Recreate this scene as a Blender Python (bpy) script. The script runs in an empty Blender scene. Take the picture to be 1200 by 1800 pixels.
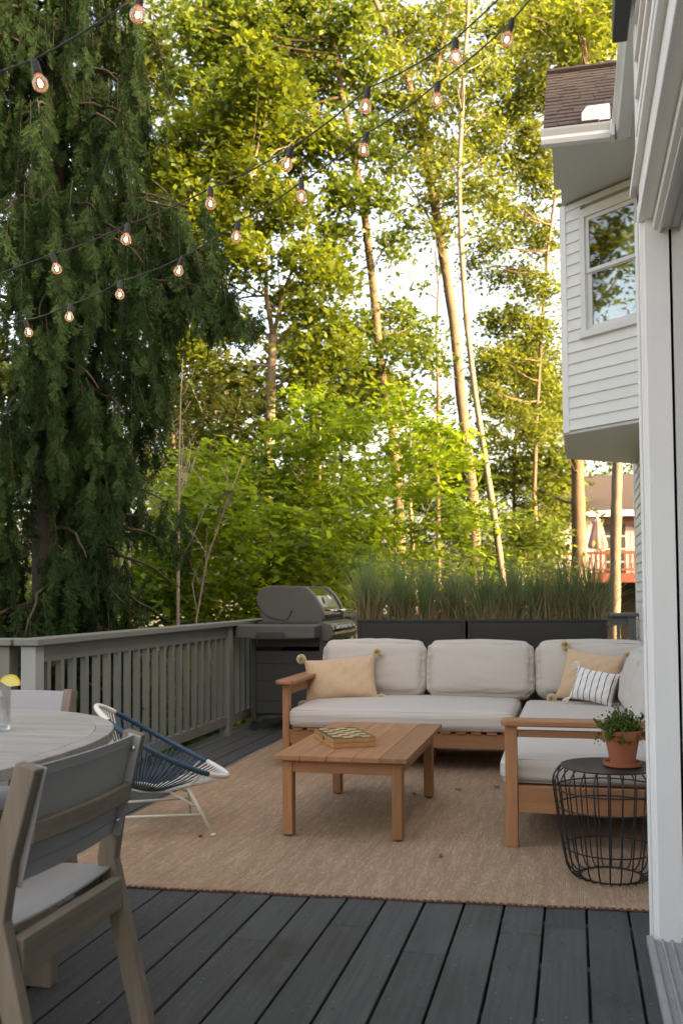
import bpy, math, random
import numpy as np
from math import radians, sin, cos, pi
from mathutils import Vector, Matrix

# ------------------------------------------------------------------ camera, sky, sun, exposure
sc = bpy.context.scene
COL = sc.collection
CAMH, FPX, CY, ROLL = 1.2, 1700.0, 972.0, -0.008
YAW = math.atan2(407.0, FPX)
PITCH = math.atan2(1040 - ROLL * 407 - CY, FPX)
_fw = np.array([-sin(YAW) * cos(PITCH), cos(YAW) * cos(PITCH), sin(PITCH)])
_r = np.array([cos(YAW), sin(YAW), 0.0]); _u = np.cross(_r, _fw)
_ir = cos(ROLL) * _r + sin(ROLL) * _u
_iu = -sin(ROLL) * _r + cos(ROLL) * _u
CAMR = np.array([_ir, _iu, _fw])

cam = bpy.data.cameras.new('camera')
cam.sensor_fit = 'VERTICAL'; cam.sensor_height = 36.0; cam.lens = FPX / 1800 * 36
cam.shift_y = (CY - 900) / 1800
cam.clip_start = 0.05; cam.clip_end = 2000
cam.dof.use_dof = True; cam.dof.focus_distance = 4.6; cam.dof.aperture_fstop = 4.2
camo = bpy.data.objects.new('camera', cam); COL.objects.link(camo)
m = Matrix((tuple(_ir), tuple(_iu), tuple(-_fw))).transposed().to_4x4()
m.translation = (0, 0, CAMH); camo.matrix_world = m
sc.camera = camo

SUN_EL, SUN_A = radians(17), radians(17)          # low sun, to the right of and a little behind the camera
sund = Vector((cos(SUN_EL) * cos(SUN_A), -cos(SUN_EL) * sin(SUN_A), sin(SUN_EL)))
w = bpy.data.worlds.new('World'); sc.world = w; w.use_nodes = True
nt = w.node_tree
sky = nt.nodes.new('ShaderNodeTexSky'); sky.sky_type = 'NISHITA'; sky.sun_disc = False
sky.sun_elevation = SUN_EL; sky.sun_rotation = math.atan2(sund.x, sund.y)
sky.air_density = 0.7; sky.dust_density = 8.0; sky.ozone_density = 0.0; sky.altitude = 100
bg = nt.nodes['Background']; bg.inputs[1].default_value = 0.15
nt.links.new(sky.outputs[0], bg.inputs[0])
sl = bpy.data.lights.new('sun', 'SUN'); sl.energy = 2.85; sl.angle = radians(0.6); sl.color = (1.0, 0.78, 0.48)
so = bpy.data.objects.new('sun', sl); COL.objects.link(so)
so.rotation_euler = (-sund).to_track_quat('-Z', 'Y').to_euler(); so.location = (20, -10, 15)
sc.view_settings.view_transform = 'Standard'; sc.view_settings.look = 'None'
sc.view_settings.exposure = 3.25; sc.view_settings.gamma = 1.0
sc.view_settings.use_white_balance = True; sc.view_settings.white_balance_temperature = 8700; sc.view_settings.white_balance_tint = 12    # camera set for open shade
sc.render.engine = 'CYCLES'
sc.cycles.use_denoising = True
sc.cycles.max_bounces = 8; sc.cycles.transparent_max_bounces = 24
sc.cycles.transmission_bounces = 6; sc.cycles.sample_clamp_indirect = 8

# ------------------------------------------------------------------ helpers
rng = np.random.default_rng(7)
random.seed(7)

def at(x, y, d):
    """the world point seen at photo pixel x, y at camera depth d (used as a measuring tape)"""
    v = np.array([(x - 600) / FPX, (CY - y) / FPX, 1.0]) @ CAMR
    return np.array([0, 0, CAMH]) + d * v

def at_y(x, y, Y):
    v = np.array([(x - 600) / FPX, (CY - y) / FPX, 1.0]) @ CAMR
    return np.array([0, 0, CAMH]) + Y / v[1] * v

def rotz(a):
    c, s = cos(a), sin(a); return np.array([[c, -s, 0], [s, c, 0], [0, 0, 1.0]])
def rotx(a):
    c, s = cos(a), sin(a); return np.array([[1.0, 0, 0], [0, c, -s], [0, s, c]])
def roty(a):
    c, s = cos(a), sin(a); return np.array([[c, 0, s], [0, 1.0, 0], [-s, 0, c]])

def np_mesh(name, V, F):
    """fast mesh from arrays: V (n,3), F (m,k) all faces with k corners"""
    me = bpy.data.meshes.new(name)
    V = np.ascontiguousarray(V, dtype=np.float32); F = np.ascontiguousarray(F, dtype=np.int32)
    k = F.shape[1]
    me.vertices.add(len(V)); me.vertices.foreach_set('co', V.ravel())
    me.loops.add(F.size); me.loops.foreach_set('vertex_index', F.ravel())
    me.polygons.add(len(F)); me.polygons.foreach_set('loop_start', np.arange(0, F.size, k, dtype=np.int32))
    me.polygons.foreach_set('loop_total', np.full(len(F), k, dtype=np.int32))
    me.update(calc_edges=True)
    return me

def root_origin(o):
    while o.parent: o = o.parent
    return np.array(o.location)

def link(name, me, mat=None, parent=None, smooth=False, bevel=0, world=True, kind=None):
    o = bpy.data.objects.new(name, me); COL.objects.link(o)
    if mat: me.materials.append(mat)
    if parent:
        o.parent = parent
        if world:
            off = root_origin(parent)
            if np.any(off != 0): me.transform(Matrix.Translation(Vector(-off)))
    if smooth: me.shade_smooth()
    if bevel:
        b = o.modifiers.new('bevel', 'BEVEL'); b.width = bevel; b.segments = 2; b.limit_method = 'ANGLE'
        b.harden_normals = False
    if kind: o['kind'] = kind
    return o

class MB:
    def __init__(s): s.v = []; s.f = []
    def add(s, V, F):
        n = len(s.v); s.v += [tuple(map(float, p)) for p in V]; s.f += [tuple(i + n for i in f) for f in F]; return s
    def box(s, x0, x1, y0, y1, z0, z1):
        return s.add([(x, y, z) for x in (x0, x1) for y in (y0, y1) for z in (z0, z1)],
                     [(0, 1, 3, 2), (4, 6, 7, 5), (0, 4, 5, 1), (2, 3, 7, 6), (0, 2, 6, 4), (1, 5, 7, 3)])
    def boxr(s, c, size, R):
        h = np.array(size) / 2
        P = [np.array(c) + R @ (h * np.array(q)) for q in [(x, y, z) for x in (-1, 1) for y in (-1, 1) for z in (-1, 1)]]
        return s.add(P, [(0, 1, 3, 2), (4, 6, 7, 5), (0, 4, 5, 1), (2, 3, 7, 6), (0, 2, 6, 4), (1, 5, 7, 3)])
    def sweep(s, pts, a, b, side):
        """rectangular bar a x b swept along pts; side = direction of the a edge"""
        pts = [np.array(p, float) for p in pts]; side = np.array(side, float); V = []
        for i, p in enumerate(pts):
            t = pts[min(i + 1, len(pts) - 1)] - pts[max(i - 1, 0)]; t /= np.linalg.norm(t)
            n = np.cross(t, side); n /= np.linalg.norm(n); sd = np.cross(n, t)
            for q in ((-1, -1), (1, -1), (1, 1), (-1, 1)): V.append(p + sd * a / 2 * q[0] + n * b / 2 * q[1])
        F = [(0, 1, 2, 3)[::-1], tuple(4 * (len(pts) - 1) + k for k in range(4))]
        for i in range(len(pts) - 1):
            for k in range(4): F.append((4 * i + k, 4 * i + (k + 1) % 4, 4 * i + 4 + (k + 1) % 4, 4 * i + 4 + k))
        return s.add(V, F)
    def tube(s, pts, r, n=8, closed=False, caps=True):
        pts = [np.array(p, float) for p in pts]; m_ = len(pts)
        rr = r if hasattr(r, '__len__') else [r] * m_
        V = []; prev = None
        for i, p in enumerate(pts):
            if closed: t = pts[(i + 1) % m_] - pts[i - 1]
            else: t = pts[min(i + 1, m_ - 1)] - pts[max(i - 1, 0)]
            t = t / (np.linalg.norm(t) + 1e-12)
            if prev is None:
                a = np.array([0, 0, 1.0]) if abs(t[2]) < .9 else np.array([1.0, 0, 0])
                prev = np.cross(t, a)
            prev = prev - t * prev.dot(t); prev /= (np.linalg.norm(prev) + 1e-12)
            q = np.cross(t, prev)
            for k in range(n):
                an = 2 * pi * k / n; V.append(p + rr[i] * (cos(an) * prev + sin(an) * q))
        F = []
        for i in range(m_ if closed else m_ - 1):
            j = (i + 1) % m_
            for k in range(n): F.append((i * n + k, i * n + (k + 1) % n, j * n + (k + 1) % n, j * n + k))
        if caps and not closed:
            F.append(tuple(range(n))[::-1]); F.append(tuple((m_ - 1) * n + k for k in range(n)))
        return s.add(V, F)
    def lathe(s, prof, c=(0, 0, 0), n=24, R=None):
        V = []; F = []
        for (r, z) in prof:
            for k in range(n):
                an = 2 * pi * k / n; p = np.array([r * cos(an), r * sin(an), z])
                if R is not None: p = R @ p
                V.append(p + np.array(c))
        for i in range(len(prof) - 1):
            for k in range(n): F.append((i * n + k, i * n + (k + 1) % n, (i + 1) * n + (k + 1) % n, (i + 1) * n + k))
        if prof[0][0] > 1e-4: F.append(tuple(range(n))[::-1])
        if prof[-1][0] > 1e-4: F.append(tuple((len(prof) - 1) * n + k for k in range(n)))
        return s.add(V, F)
    def prism(s, poly, A, B):
        """poly: list of 3-D points (planar ring) shifted by A and by B"""
        n = len(poly); V = [np.array(p) + np.array(A) for p in poly] + [np.array(p) + np.array(B) for p in poly]
        F = [tuple(range(n))[::-1], tuple(range(n, 2 * n))]
        for k in range(n): F.append((k, (k + 1) % n, n + (k + 1) % n, n + k))
        return s.add(V, F)
    def mesh(s, name):
        me = bpy.data.meshes.new(name); me.from_pydata(s.v, [], s.f); me.update()
        import bmesh
        bm = bmesh.new(); bm.from_mesh(me); bmesh.ops.recalc_face_normals(bm, faces=bm.faces); bm.to_mesh(me); bm.free()
        return me
    def build(s, name, mat, parent=None, smooth=False, bevel=0, world=True, kind=None):
        return link(name, s.mesh(name), mat, parent, smooth, bevel, world, kind)

def box(name, mat, parent, x0, x1, y0, y1, z0, z1, bevel=0.003, **k):
    return MB().box(x0, x1, y0, y1, z0, z1).build(name, mat, parent, bevel=bevel, **k)

def tag(o, label, cat, group=None):
    o['label'] = label; o['category'] = cat
    if group: o['group'] = group
    return o
def thing(name, label, cat, loc=(0, 0, 0), rz=0, group=None):
    o = bpy.data.objects.new(name, None); COL.objects.link(o); o.empty_display_size = .1
    o.location = loc; o.rotation_euler = (0, 0, rz)
    return tag(o, label, cat, group)

# ------------------------------------------------------------------ materials
def _base(name):
    mt = bpy.data.materials.new(name); mt.use_nodes = True
    n = mt.node_tree; b = n.nodes['Principled BSDF']; return mt, n, b
def N(n, t, **k):
    x = n.nodes.new(t)
    for a, v in k.items(): setattr(x, a, v)
    return x
def mixc(n, fac, a, b, mode='MIX'):
    x = N(n, 'ShaderNodeMix', data_type='RGBA', blend_type=mode)
    for idx, v in ((0, fac), (6, a), (7, b)):
        if hasattr(v, 'links') or hasattr(v, 'is_linked'): n.links.new(v, x.inputs[idx])
        elif idx == 0: x.inputs[0].default_value = v
        else: x.inputs[idx].default_value = (*v, 1) if len(v) == 3 else v
    return x.outputs[2]
def noise(n, scale, stretch=(1, 1, 1), detail=4, rough=.6, dist=0, coord='Object', off=None):
    tc = N(n, 'ShaderNodeTexCoord'); mp = N(n, 'ShaderNodeMapping'); mp.inputs['Scale'].default_value = stretch
    n.links.new(tc.outputs[coord], mp.inputs[0])
    if off:
        oi = N(n, 'ShaderNodeObjectInfo'); mu = N(n, 'ShaderNodeVectorMath', operation='SCALE')
        cb = N(n, 'ShaderNodeCombineXYZ')
        for i in range(3): n.links.new(oi.outputs['Random'], cb.inputs[i])
        n.links.new(cb.outputs[0], mu.inputs[0]); mu.inputs['Scale'].default_value = off
        n.links.new(mu.outputs[0], mp.inputs['Location'])
    t = N(n, 'ShaderNodeTexNoise'); t.inputs['Scale'].default_value = scale; t.inputs['Detail'].default_value = detail
    t.inputs['Roughness'].default_value = rough; t.inputs['Distortion'].default_value = dist
    n.links.new(mp.outputs[0], t.inputs['Vector']); return t.outputs[0]
def ramp(n, src, p0, p1, c0=(0, 0, 0), c1=(1, 1, 1)):
    r = N(n, 'ShaderNodeValToRGB'); r.color_ramp.elements[0].position = p0; r.color_ramp.elements[1].position = p1
    r.color_ramp.elements[0].color = (*c0, 1); r.color_ramp.elements[1].color = (*c1, 1)
    n.links.new(src, r.inputs[0]); return r.outputs[0]
def bump(n, b, src, strength, dist=.01):
    x = N(n, 'ShaderNodeBump'); x.inputs['Strength'].default_value = strength; x.inputs['Distance'].default_value = dist
    n.links.new(src, x.inputs['Height']); n.links.new(x.outputs[0], b.inputs['Normal'])
def sc3(c, k): return tuple(min(1, max(0, x * k)) for x in c)

def pm(name, col, rough=.6, var=.12, scale=6, stretch=(1, 1, 1), bmp=0, bscale=60, metal=0, spec=.5, objvar=0, dirt=0):
    mt, n, b = _base(name)
    c = mixc(n, noise(n, scale, stretch, off=5 if objvar else None), sc3(col, 1 - var), sc3(col, 1 + var))
    if dirt:
        d = ramp(n, noise(n, scale * .7, (1, 1, 1), detail=8), .5, .75)
        mm = N(n, 'ShaderNodeMath', operation='MULTIPLY'); n.links.new(d, mm.inputs[0]); mm.inputs[1].default_value = dirt
        c = mixc(n, mm.outputs[0], c, sc3(col, .45))
    if objvar:
        oi = N(n, 'ShaderNodeObjectInfo')
        mr = N(n, 'ShaderNodeMapRange'); mr.inputs[3].default_value = 1 - objvar; mr.inputs[4].default_value = 1 + objvar
        n.links.new(oi.outputs['Random'], mr.inputs[0])
        c = mixc(n, 1.0, c, mr.outputs[0], 'MULTIPLY')
    n.links.new(c, b.inputs['Base Color']); b.inputs['Roughness'].default_value = rough; b.inputs['Metallic'].default_value = metal
    b.inputs['Specular IOR Level'].default_value = spec
    if bmp: bump(n, b, noise(n, bscale, stretch, detail=6), bmp)
    return mt

def wood(name, col, axis, dark=.55, rough=.5, scale=14, objvar=.08, knots=True):
    st = [1, 1, 1]; st['xyz'.index(axis)] = .06
    mt, n, b = _base(name)
    g1 = noise(n, scale, st, detail=6, rough=.65, dist=.4, off=9); g2 = noise(n, scale * 6, st, detail=3, off=3)
    c = mixc(n, ramp(n, g1, .32, .68), sc3(col, dark + .15), sc3(col, 1.12))
    c = mixc(n, ramp(n, g2, .3, .75), sc3(col, dark), c); 
    c = mixc(n, .35, mixc(n, ramp(n, g1, .3, .7), sc3(col, .75), sc3(col, 1.1)), c)
    oi = N(n, 'ShaderNodeObjectInfo'); mr = N(n, 'ShaderNodeMapRange'); mr.inputs[3].default_value = 1 - objvar; mr.inputs[4].default_value = 1 + objvar
    n.links.new(oi.outputs['Random'], mr.inputs[0]); c = mixc(n, 1.0, c, mr.outputs[0], 'MULTIPLY')
    n.links.new(c, b.inputs['Base Color']); b.inputs['Roughness'].default_value = rough; b.inputs['Specular IOR Level'].default_value = .3
    bump(n, b, g2, .25, .004); return mt

def leaf(name, c0, c1, trans=.45, tcol=None, rough=.5, clump=1.1, spec=.22):
    mt, n, b = _base(name)
    g = N(n, 'ShaderNodeNewGeometry'); c = mixc(n, g.outputs['Random Per Island'], c0, c1)
    cl = ramp(n, noise(n, clump, detail=3), .32, .70, (.55, .60, .55), (1.25, 1.2, 1.1)); c = mixc(n, 1.0, c, cl, 'MULTIPLY')
    n.links.new(c, b.inputs['Base Color']); b.inputs['Roughness'].default_value = rough; b.inputs['Specular IOR Level'].default_value = spec
    tr = N(n, 'ShaderNodeBsdfTranslucent'); tcol = tcol or tuple(1.6 * x for x in c1)
    tc = mixc(n, g.outputs['Random Per Island'], sc3(tcol, .8), tcol); tc = mixc(n, 1.0, tc, cl, 'MULTIPLY'); n.links.new(tc, tr.inputs[0])
    mx = N(n, 'ShaderNodeMixShader'); mx.inputs[0].default_value = trans
    n.links.new(b.outputs[0], mx.inputs[1]); n.links.new(tr.outputs[0], mx.inputs[2])
    n.links.new(mx.outputs[0], n.nodes['Material Output'].inputs[0]); return mt

M = {}
TEAK = (.42, .195, .092); GREY = (.25, .205, .155)
for a in 'xyz':
    M['teak_' + a] = wood('teak_' + a, TEAK, a, dark=.42, rough=.52, scale=16, objvar=.16)
    M['grey_' + a] = wood('weathered_' + a, GREY, a, dark=.38, rough=.75, scale=18, objvar=.12)
M['grey_top'] = wood('weathered_top', (.38, .355, .315), 'x', dark=.42, rough=.7, scale=16, objvar=.10)
M['rail'] = pm('rail_paint', (.155, .163, .145), .6, .12, 5, (1, 1, 1), .12, 40, objvar=.06, dirt=.25)
M['rail_end'] = pm('rail_post_paint', (.26, .285, .275), .6, .1, 5)
M['fabric'] = pm('cushion_fabric', (.52, .468, .418), .9, .05, 3, bmp=.12, bscale=500, spec=.1)
M['sling'] = pm('sling_fabric', (.36, .35, .34), .6, .06, 8, bmp=.15, bscale=700, spec=.35)
M['sling_pale'] = pm('sling_fabric_pale', (.34, .335, .345), .6, .05, 8, bmp=.15, bscale=700, spec=.35)
M['tan'] = None
M['black'] = pm('black_metal', (.012, .012, .013), .45, .1, 20)
M['planter'] = pm('planter_metal', (.012, .0125, .014), .42, .15, 4, bmp=.05)
M['grill_grey'] = pm('grill_grey_paint', (.085, .083, .078), .42, .06, 8, spec=.5)
M['grill_dark'] = pm('grill_dark_paint', (.035, .035, .035), .5, .08, 8)
M['enamel'] = pm('black_enamel', (.008, .008, .008), .12, 0, 8, spec=.7)
M['chrome'] = pm('chrome', (.6, .6, .6), .18, .03, 8, metal=1)
M['steel'] = pm('dull_steel', (.35, .35, .34), .35, .03, 8, metal=1)
M['rubber'] = pm('rubber', (.012, .012, .012), .7, 0, 8)
M['white'] = pm('white_paint', (.80, .80, .79), .5, .04, 2.5, bmp=.05, bscale=30, dirt=.06)
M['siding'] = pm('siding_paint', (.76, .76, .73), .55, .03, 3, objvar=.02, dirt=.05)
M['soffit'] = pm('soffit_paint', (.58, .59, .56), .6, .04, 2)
M['gutter'] = pm('gutter_paint', (.72, .73, .72), .4, .04, 3)
M['shingle'] = pm('roof_shingle', (.042, .029, .026), .9, .45, 60, bmp=.5, bscale=90, objvar=.15)
M['alu'] = pm('threshold_aluminium', (.30, .30, .29), .5, .15, 12, dirt=.4)
M['sash'] = pm('sash_white', (.7, .7, .68), .45, .03, 3)
M['terra'] = pm('terracotta', (.34, .10, .045), .8, .15, 12, bmp=.1)
M['soil'] = pm('soil', (.04, .028, .02), .95, .3, 30, bmp=.6)
M['cord_white'] = pm('white_cord', (.68, .66, .61), .6, .1, 30)
M['cord_blue'] = pm('blue_cord', (.012, .050, .092), .5, .15, 30)
M['rod'] = pm('cream_rod', (.58, .56, .47), .4, .08, 20)
M['lemon_rind'] = pm('lemon_rind', (.75, .58, .05), .45, .08, 60, bmp=.2, bscale=200)
M['lemon_flesh'] = pm('lemon_flesh', (.80, .68, .22), .3, .15, 60)
M['socket'] = pm('lamp_socket', (.008, .008, .009), .5, 0, 8)
M['brass'] = pm('copper_cap', (.22, .08, .06), .35, .05, 20, metal=1)
M['bark'] = pm('bark', (.085, .058, .04), .9, .5, 7, (1, 1, .3), 1.0, 18, dirt=.75)
M['bark_pale'] = pm('pale_bark', (.15, .118, .088), .85, .4, 6, (1, 1, .5), .8, 22, dirt=.6)
M['bark_dark'] = pm('dark_bark', (.04, .029, .021), .9, .3, 9, (1, 1, .25), .8, 25)
M['twig'] = pm('grey_twig', (.20, .165, .13), .85, .2, 9)
M['ground'] = pm('leaf_litter', (.05, .045, .022), .95, .6, 1.6, bmp=.8, bscale=8)
M['fringe'] = pm('rug_edge_stitch', (.16, .065, .05), .95, .3, 60)
M['dry_leaf'] = pm('dry_leaf', (.30, .11, .04), .8, .3, 40)
M['nroof'] = pm('neighbour_roof', (.028, .019, .018), .9, .35, 12)
M['nwall'] = pm('neighbour_wall', (.46, .40, .38), .7, .05, 2)
M['nbrown'] = pm('neighbour_frieze', (.16, .10, .075), .7, .05, 2)
M['ndeck'] = pm('neighbour_deck', (.30, .09, .055), .6, .12, 4)
M['ndark'] = pm('neighbour_dark', (.02, .017, .014), .9, .2, 2)
M['nglass'] = pm('neighbour_pane', (.05, .055, .06), .1, .1, 2)
M['numb'] = pm('neighbour_parasol', (.38, .25, .24), .8, .08, 5)
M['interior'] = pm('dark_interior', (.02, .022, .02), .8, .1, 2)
M['blind_and_reflection'] = pm('blind_and_reflection', (.36, .40, .38), .6, .05, 4)
M['chess_dark'] = wood('chess_dark_wood', (.10, .055, .03), 'x', rough=.4)
M['chess_light'] = wood('chess_light_wood', (.62, .45, .25), 'x', rough=.4)
M['chess_side'] = wood('chess_side_wood', (.46, .25, .10), 'x', rough=.45)
M['pom'] = pm('pompom_wool', (.88, .70, .46), .95, .3, 60)
M['tassel'] = pm('white_tassel', (.72, .69, .63), .95, .1, 60)

def glassy(name, tint=(1, 1, 1), rough=.02, refl=1.0, alpha=.0):
    mt, n, b = _base(name)
    tr = N(n, 'ShaderNodeBsdfTransparent'); tr.inputs[0].default_value = (*tint, 1)
    gl = N(n, 'ShaderNodeBsdfGlossy'); gl.inputs['Roughness'].default_value = rough
    lw = N(n, 'ShaderNodeFresnel'); lw.inputs[0].default_value = 1.5
    mu = N(n, 'ShaderNodeMath', operation='MULTIPLY_ADD'); mu.inputs[1].default_value = refl; mu.inputs[2].default_value = alpha
    n.links.new(lw.outputs[0], mu.inputs[0])
    mx = N(n, 'ShaderNodeMixShader'); n.links.new(mu.outputs[0], mx.inputs[0]); n.links.new(tr.outputs[0], mx.inputs[1]); n.links.new(gl.outputs[0], mx.inputs[2])
    n.links.new(mx.outputs[0], n.nodes['Material Output'].inputs[0]); return mt
M['pane'] = glassy('window_pane', (.80, .85, .82), .02, 1.5, .10)
M['bulb_glass'] = glassy('bulb_glass', (1.0, .90, .80), .06, 1.0, .04)
def _glow():
    n = M['bulb_glass'].node_tree; out = n.nodes['Material Output']; src = out.inputs[0].links[0].from_socket
    e = N(n, 'ShaderNodeEmission'); e.inputs[0].default_value = (1.0, .62, .44, 1); e.inputs[1].default_value = .010     # the frosted glow of a lit globe
    a = N(n, 'ShaderNodeAddShader'); n.links.new(src, a.inputs[0]); n.links.new(e.outputs[0], a.inputs[1]); n.links.new(a.outputs[0], out.inputs[0])
_glow()
def glass(name):
    mt, n, b = _base(name); b.inputs['Transmission Weight'].default_value = 1; b.inputs['Roughness'].default_value = .02; b.inputs['IOR'].default_value = 1.45
    b.inputs['Base Color'].default_value = (.96, .97, .97, 1); return mt
M['glass'] = glassy('drinking_glass', (.985, .99, .99), .08, .55, .01)
M['water'] = glassy('water', (.98, .99, .99), .02, .5, .0)
M['ice'] = pm('ice', (.62, .64, .66), .15, .3, 60)
def emit(name, c, s):
    mt, n, b = _base(name); b.inputs['Base Color'].default_value = (*c, 1); b.inputs['Emission Color'].default_value = (*c, 1); b.inputs['Emission Strength'].default_value = s; return mt
M['filament'] = emit('lit_filament', (1.0, .66, .38), 14)

def deck_mat():
    mt, n, b = _base('deck_paint'); col = (.078, .079, .077)
    c = mixc(n, noise(n, 3.0, (4, .5, 1), detail=6, off=7), sc3(col, .78), sc3(col, 1.2))
    gr = noise(n, 60, (1, .04, 1), detail=4, off=4); c = mixc(n, ramp(n, gr, .35, .7), sc3(col, .72), c); 
    wear = ramp(n, noise(n, 4, (1, .6, 1), detail=9, rough=.75, off=11), .54, .72)
    mm = N(n, 'ShaderNodeMath', operation='MULTIPLY'); n.links.new(wear, mm.inputs[0]); mm.inputs[1].default_value = .8
    c = mixc(n, mm.outputs[0], c, (.024, .023, .021))
    fade = ramp(n, noise(n, 2.2, (1, .5, 1), detail=7, rough=.7, off=21), .52, .72); c = mixc(n, fade, c, (.085, .088, .088))
    spk = ramp(n, noise(n, 70, (1, 1, 1), detail=2, off=13), .70, .735); c = mixc(n, spk, c, (.20, .20, .20))
    spd = ramp(n, noise(n, 38, (1, 1, 1), detail=2, off=17), .70, .73); c = mixc(n, spd, c, (.03, .028, .026))
    oi = N(n, 'ShaderNodeObjectInfo'); mr = N(n, 'ShaderNodeMapRange'); mr.inputs[3].default_value = .86; mr.inputs[4].default_value = 1.12
    n.links.new(oi.outputs['Random'], mr.inputs[0]); c = mixc(n, 1.0, c, mr.outputs[0], 'MULTIPLY')
    n.links.new(c, b.inputs['Base Color'])
    r = mixc(n, wear, (.62,) * 3, (.45,) * 3); n.links.new(r, b.inputs['Roughness']); b.inputs['Specular IOR Level'].default_value = .25
    bump(n, b, gr, .25, .004); return mt
M['deck'] = deck_mat()

def rug_mat():
    mt, n, b = _base('woven_rug')
    st = noise(n, 34, (1, .10, 1), detail=5, rough=.7); s2 = noise(n, 160, (1, .12, 1), detail=2); big = noise(n, 1.3, detail=3)
    c = mixc(n, ramp(n, st, .36, .64), (.34, .230, .150), (.60, .435, .290))
    c = mixc(n, ramp(n, s2, .35, .7), (.38, .25, .165), c); 
    fl = ramp(n, noise(n, 120, (1, .25, 1), detail=2), .60, .70); c = mixc(n, fl, c, (.62, .46, .32))
    c = mixc(n, ramp(n, big, .35, .7), sc3((1, 1, 1), .9), (1, 1, 1)) if False else c
    tc = N(n, 'ShaderNodeTexCoord'); wv = N(n, 'ShaderNodeTexWave', wave_type='BANDS', bands_direction='Y'); wv.inputs['Scale'].default_value = 34; wv.inputs['Distortion'].default_value = .6
    wv.inputs['Detail Scale'].default_value = 6
    n.links.new(tc.outputs['Object'], wv.inputs[0])
    w2 = N(n, 'ShaderNodeTexWave', wave_type='BANDS', bands_direction='X'); w2.inputs['Scale'].default_value = 40; n.links.new(tc.outputs['Object'], w2.inputs[0])
    h = N(n, 'ShaderNodeMath', operation='MULTIPLY'); n.links.new(wv.outputs[1], h.inputs[0]); n.links.new(w2.outputs[1], h.inputs[1])
    c = mixc(n, ramp(n, h.outputs[0], 0, .5), sc3((1, 1, 1), .74), (1, 1, 1)) if False else mixc(n, .55, c, mixc(n, 1.0, c, ramp(n, h.outputs[0], 0, .45, (.6, .56, .54)), 'MULTIPLY'))
    n.links.new(c, b.inputs['Base Color']); b.inputs['Roughness'].default_value = .95; b.inputs['Specular IOR Level'].default_value = .05
    bump(n, b, h.outputs[0], .6, .004); return mt
M['rug'] = rug_mat()

def weave(name, col, sx=130, var=.18):
    mt, n, b = _base(name)
    a = noise(n, sx, (1, 1, .07), detail=3); d = noise(n, sx, (.07, .07, 1), detail=3)
    c = mixc(n, a, sc3(col, 1 - var), sc3(col, 1 + var)); c = mixc(n, mixc(n, d, (0, 0, 0), (.6, .6, .6)), c, sc3(col, .8))
    n.links.new(c, b.inputs['Base Color']); b.inputs['Roughness'].default_value = .95; b.inputs['Specular IOR Level'].default_value = .05
    bump(n, b, a, .4, .004); return mt
M['tan'] = weave('tan_weave', (.62, .43, .28))
def stripe_mat():
    mt, n, b = _base('striped_weave')
    tc = N(n, 'ShaderNodeTexCoord'); sp = N(n, 'ShaderNodeSeparateXYZ'); n.links.new(tc.outputs['Object'], sp.inputs[0])
    mu = N(n, 'ShaderNodeMath', operation='MULTIPLY'); mu.inputs[1].default_value = 24.0; n.links.new(sp.outputs[0], mu.inputs[0])
    nz = noise(n, 25, detail=2); ad = N(n, 'ShaderNodeMath', operation='MULTIPLY_ADD'); ad.inputs[1].default_value = .16; n.links.new(nz, ad.inputs[0]); n.links.new(mu.outputs[0], ad.inputs[2])
    fr = N(n, 'ShaderNodeMath', operation='FRACT'); n.links.new(ad.outputs[0], fr.inputs[0])
    lt = N(n, 'ShaderNodeMath', operation='LESS_THAN'); lt.inputs[1].default_value = .14; n.links.new(fr.outputs[0], lt.inputs[0])
    c = mixc(n, lt.outputs[0], (.72, .70, .66), (.035, .045, .055))
    n.links.new(c, b.inputs['Base Color']); b.inputs['Roughness'].default_value = .95; bump(n, b, noise(n, 300), .3, .004); return mt
M['stripe'] = stripe_mat()

M['leaf_gold'] = leaf('leaf_gold', (.036, .070, .012), (.092, .130, .018), .46, (.17, .215, .022))
M['leaf_mid'] = leaf('leaf_mid', (.032, .070, .014), (.080, .120, .022), .45, (.17, .23, .035))
M['leaf_oak'] = leaf('leaf_oak', (.046, .074, .016), (.100, .130, .028), .46, (.20, .245, .04))
M['leaf_fresh'] = leaf('leaf_fresh', (.055, .118, .014), (.13, .195, .026), .5, (.24, .36, .03))
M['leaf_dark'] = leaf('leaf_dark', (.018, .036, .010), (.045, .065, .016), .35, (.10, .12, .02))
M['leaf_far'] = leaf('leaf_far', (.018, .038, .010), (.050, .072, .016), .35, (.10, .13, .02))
M['cedar'] = leaf('cedar_spray', (.009, .027, .010), (.037, .072, .026), .15, (.05, .09, .02), .75, clump=1.6, spec=.08)
M['grass'] = leaf('ornamental_grass', (.12, .20, .07), (.34, .44, .24), .45, (.30, .42, .16))
M['straw'] = leaf('dry_straw', (.38, .28, .16), (.70, .58, .40), .4, (.50, .38, .22))
M['herb'] = leaf('herb_leaf', (.045, .095, .018), (.12, .17, .035), .35, (.16, .22, .04))
# ------------------------------------------------------------------ ground and deck
def ground():
    n = 90; xs = np.linspace(-1, 1, n); xs = np.sign(xs) * np.abs(xs) ** 2.2 * 400
    X, Y = np.meshgrid(xs, xs + 8, indexing='ij')
    Z = -1.35 + .12 * np.sin(X * .7 + 1) * np.cos(Y * .53) + .05 * np.sin(X * 2.1) * np.sin(Y * 1.7)
    V = np.stack([X, Y, Z], -1).reshape(-1, 3)
    i = np.arange(n * n).reshape(n, n); F = np.stack([i[:-1, :-1], i[1:, :-1], i[1:, 1:], i[:-1, 1:]], -1).reshape(-1, 4)
    link('ground', np_mesh('ground', V, F), M['ground'], smooth=True, kind='structure')
ground()

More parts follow.
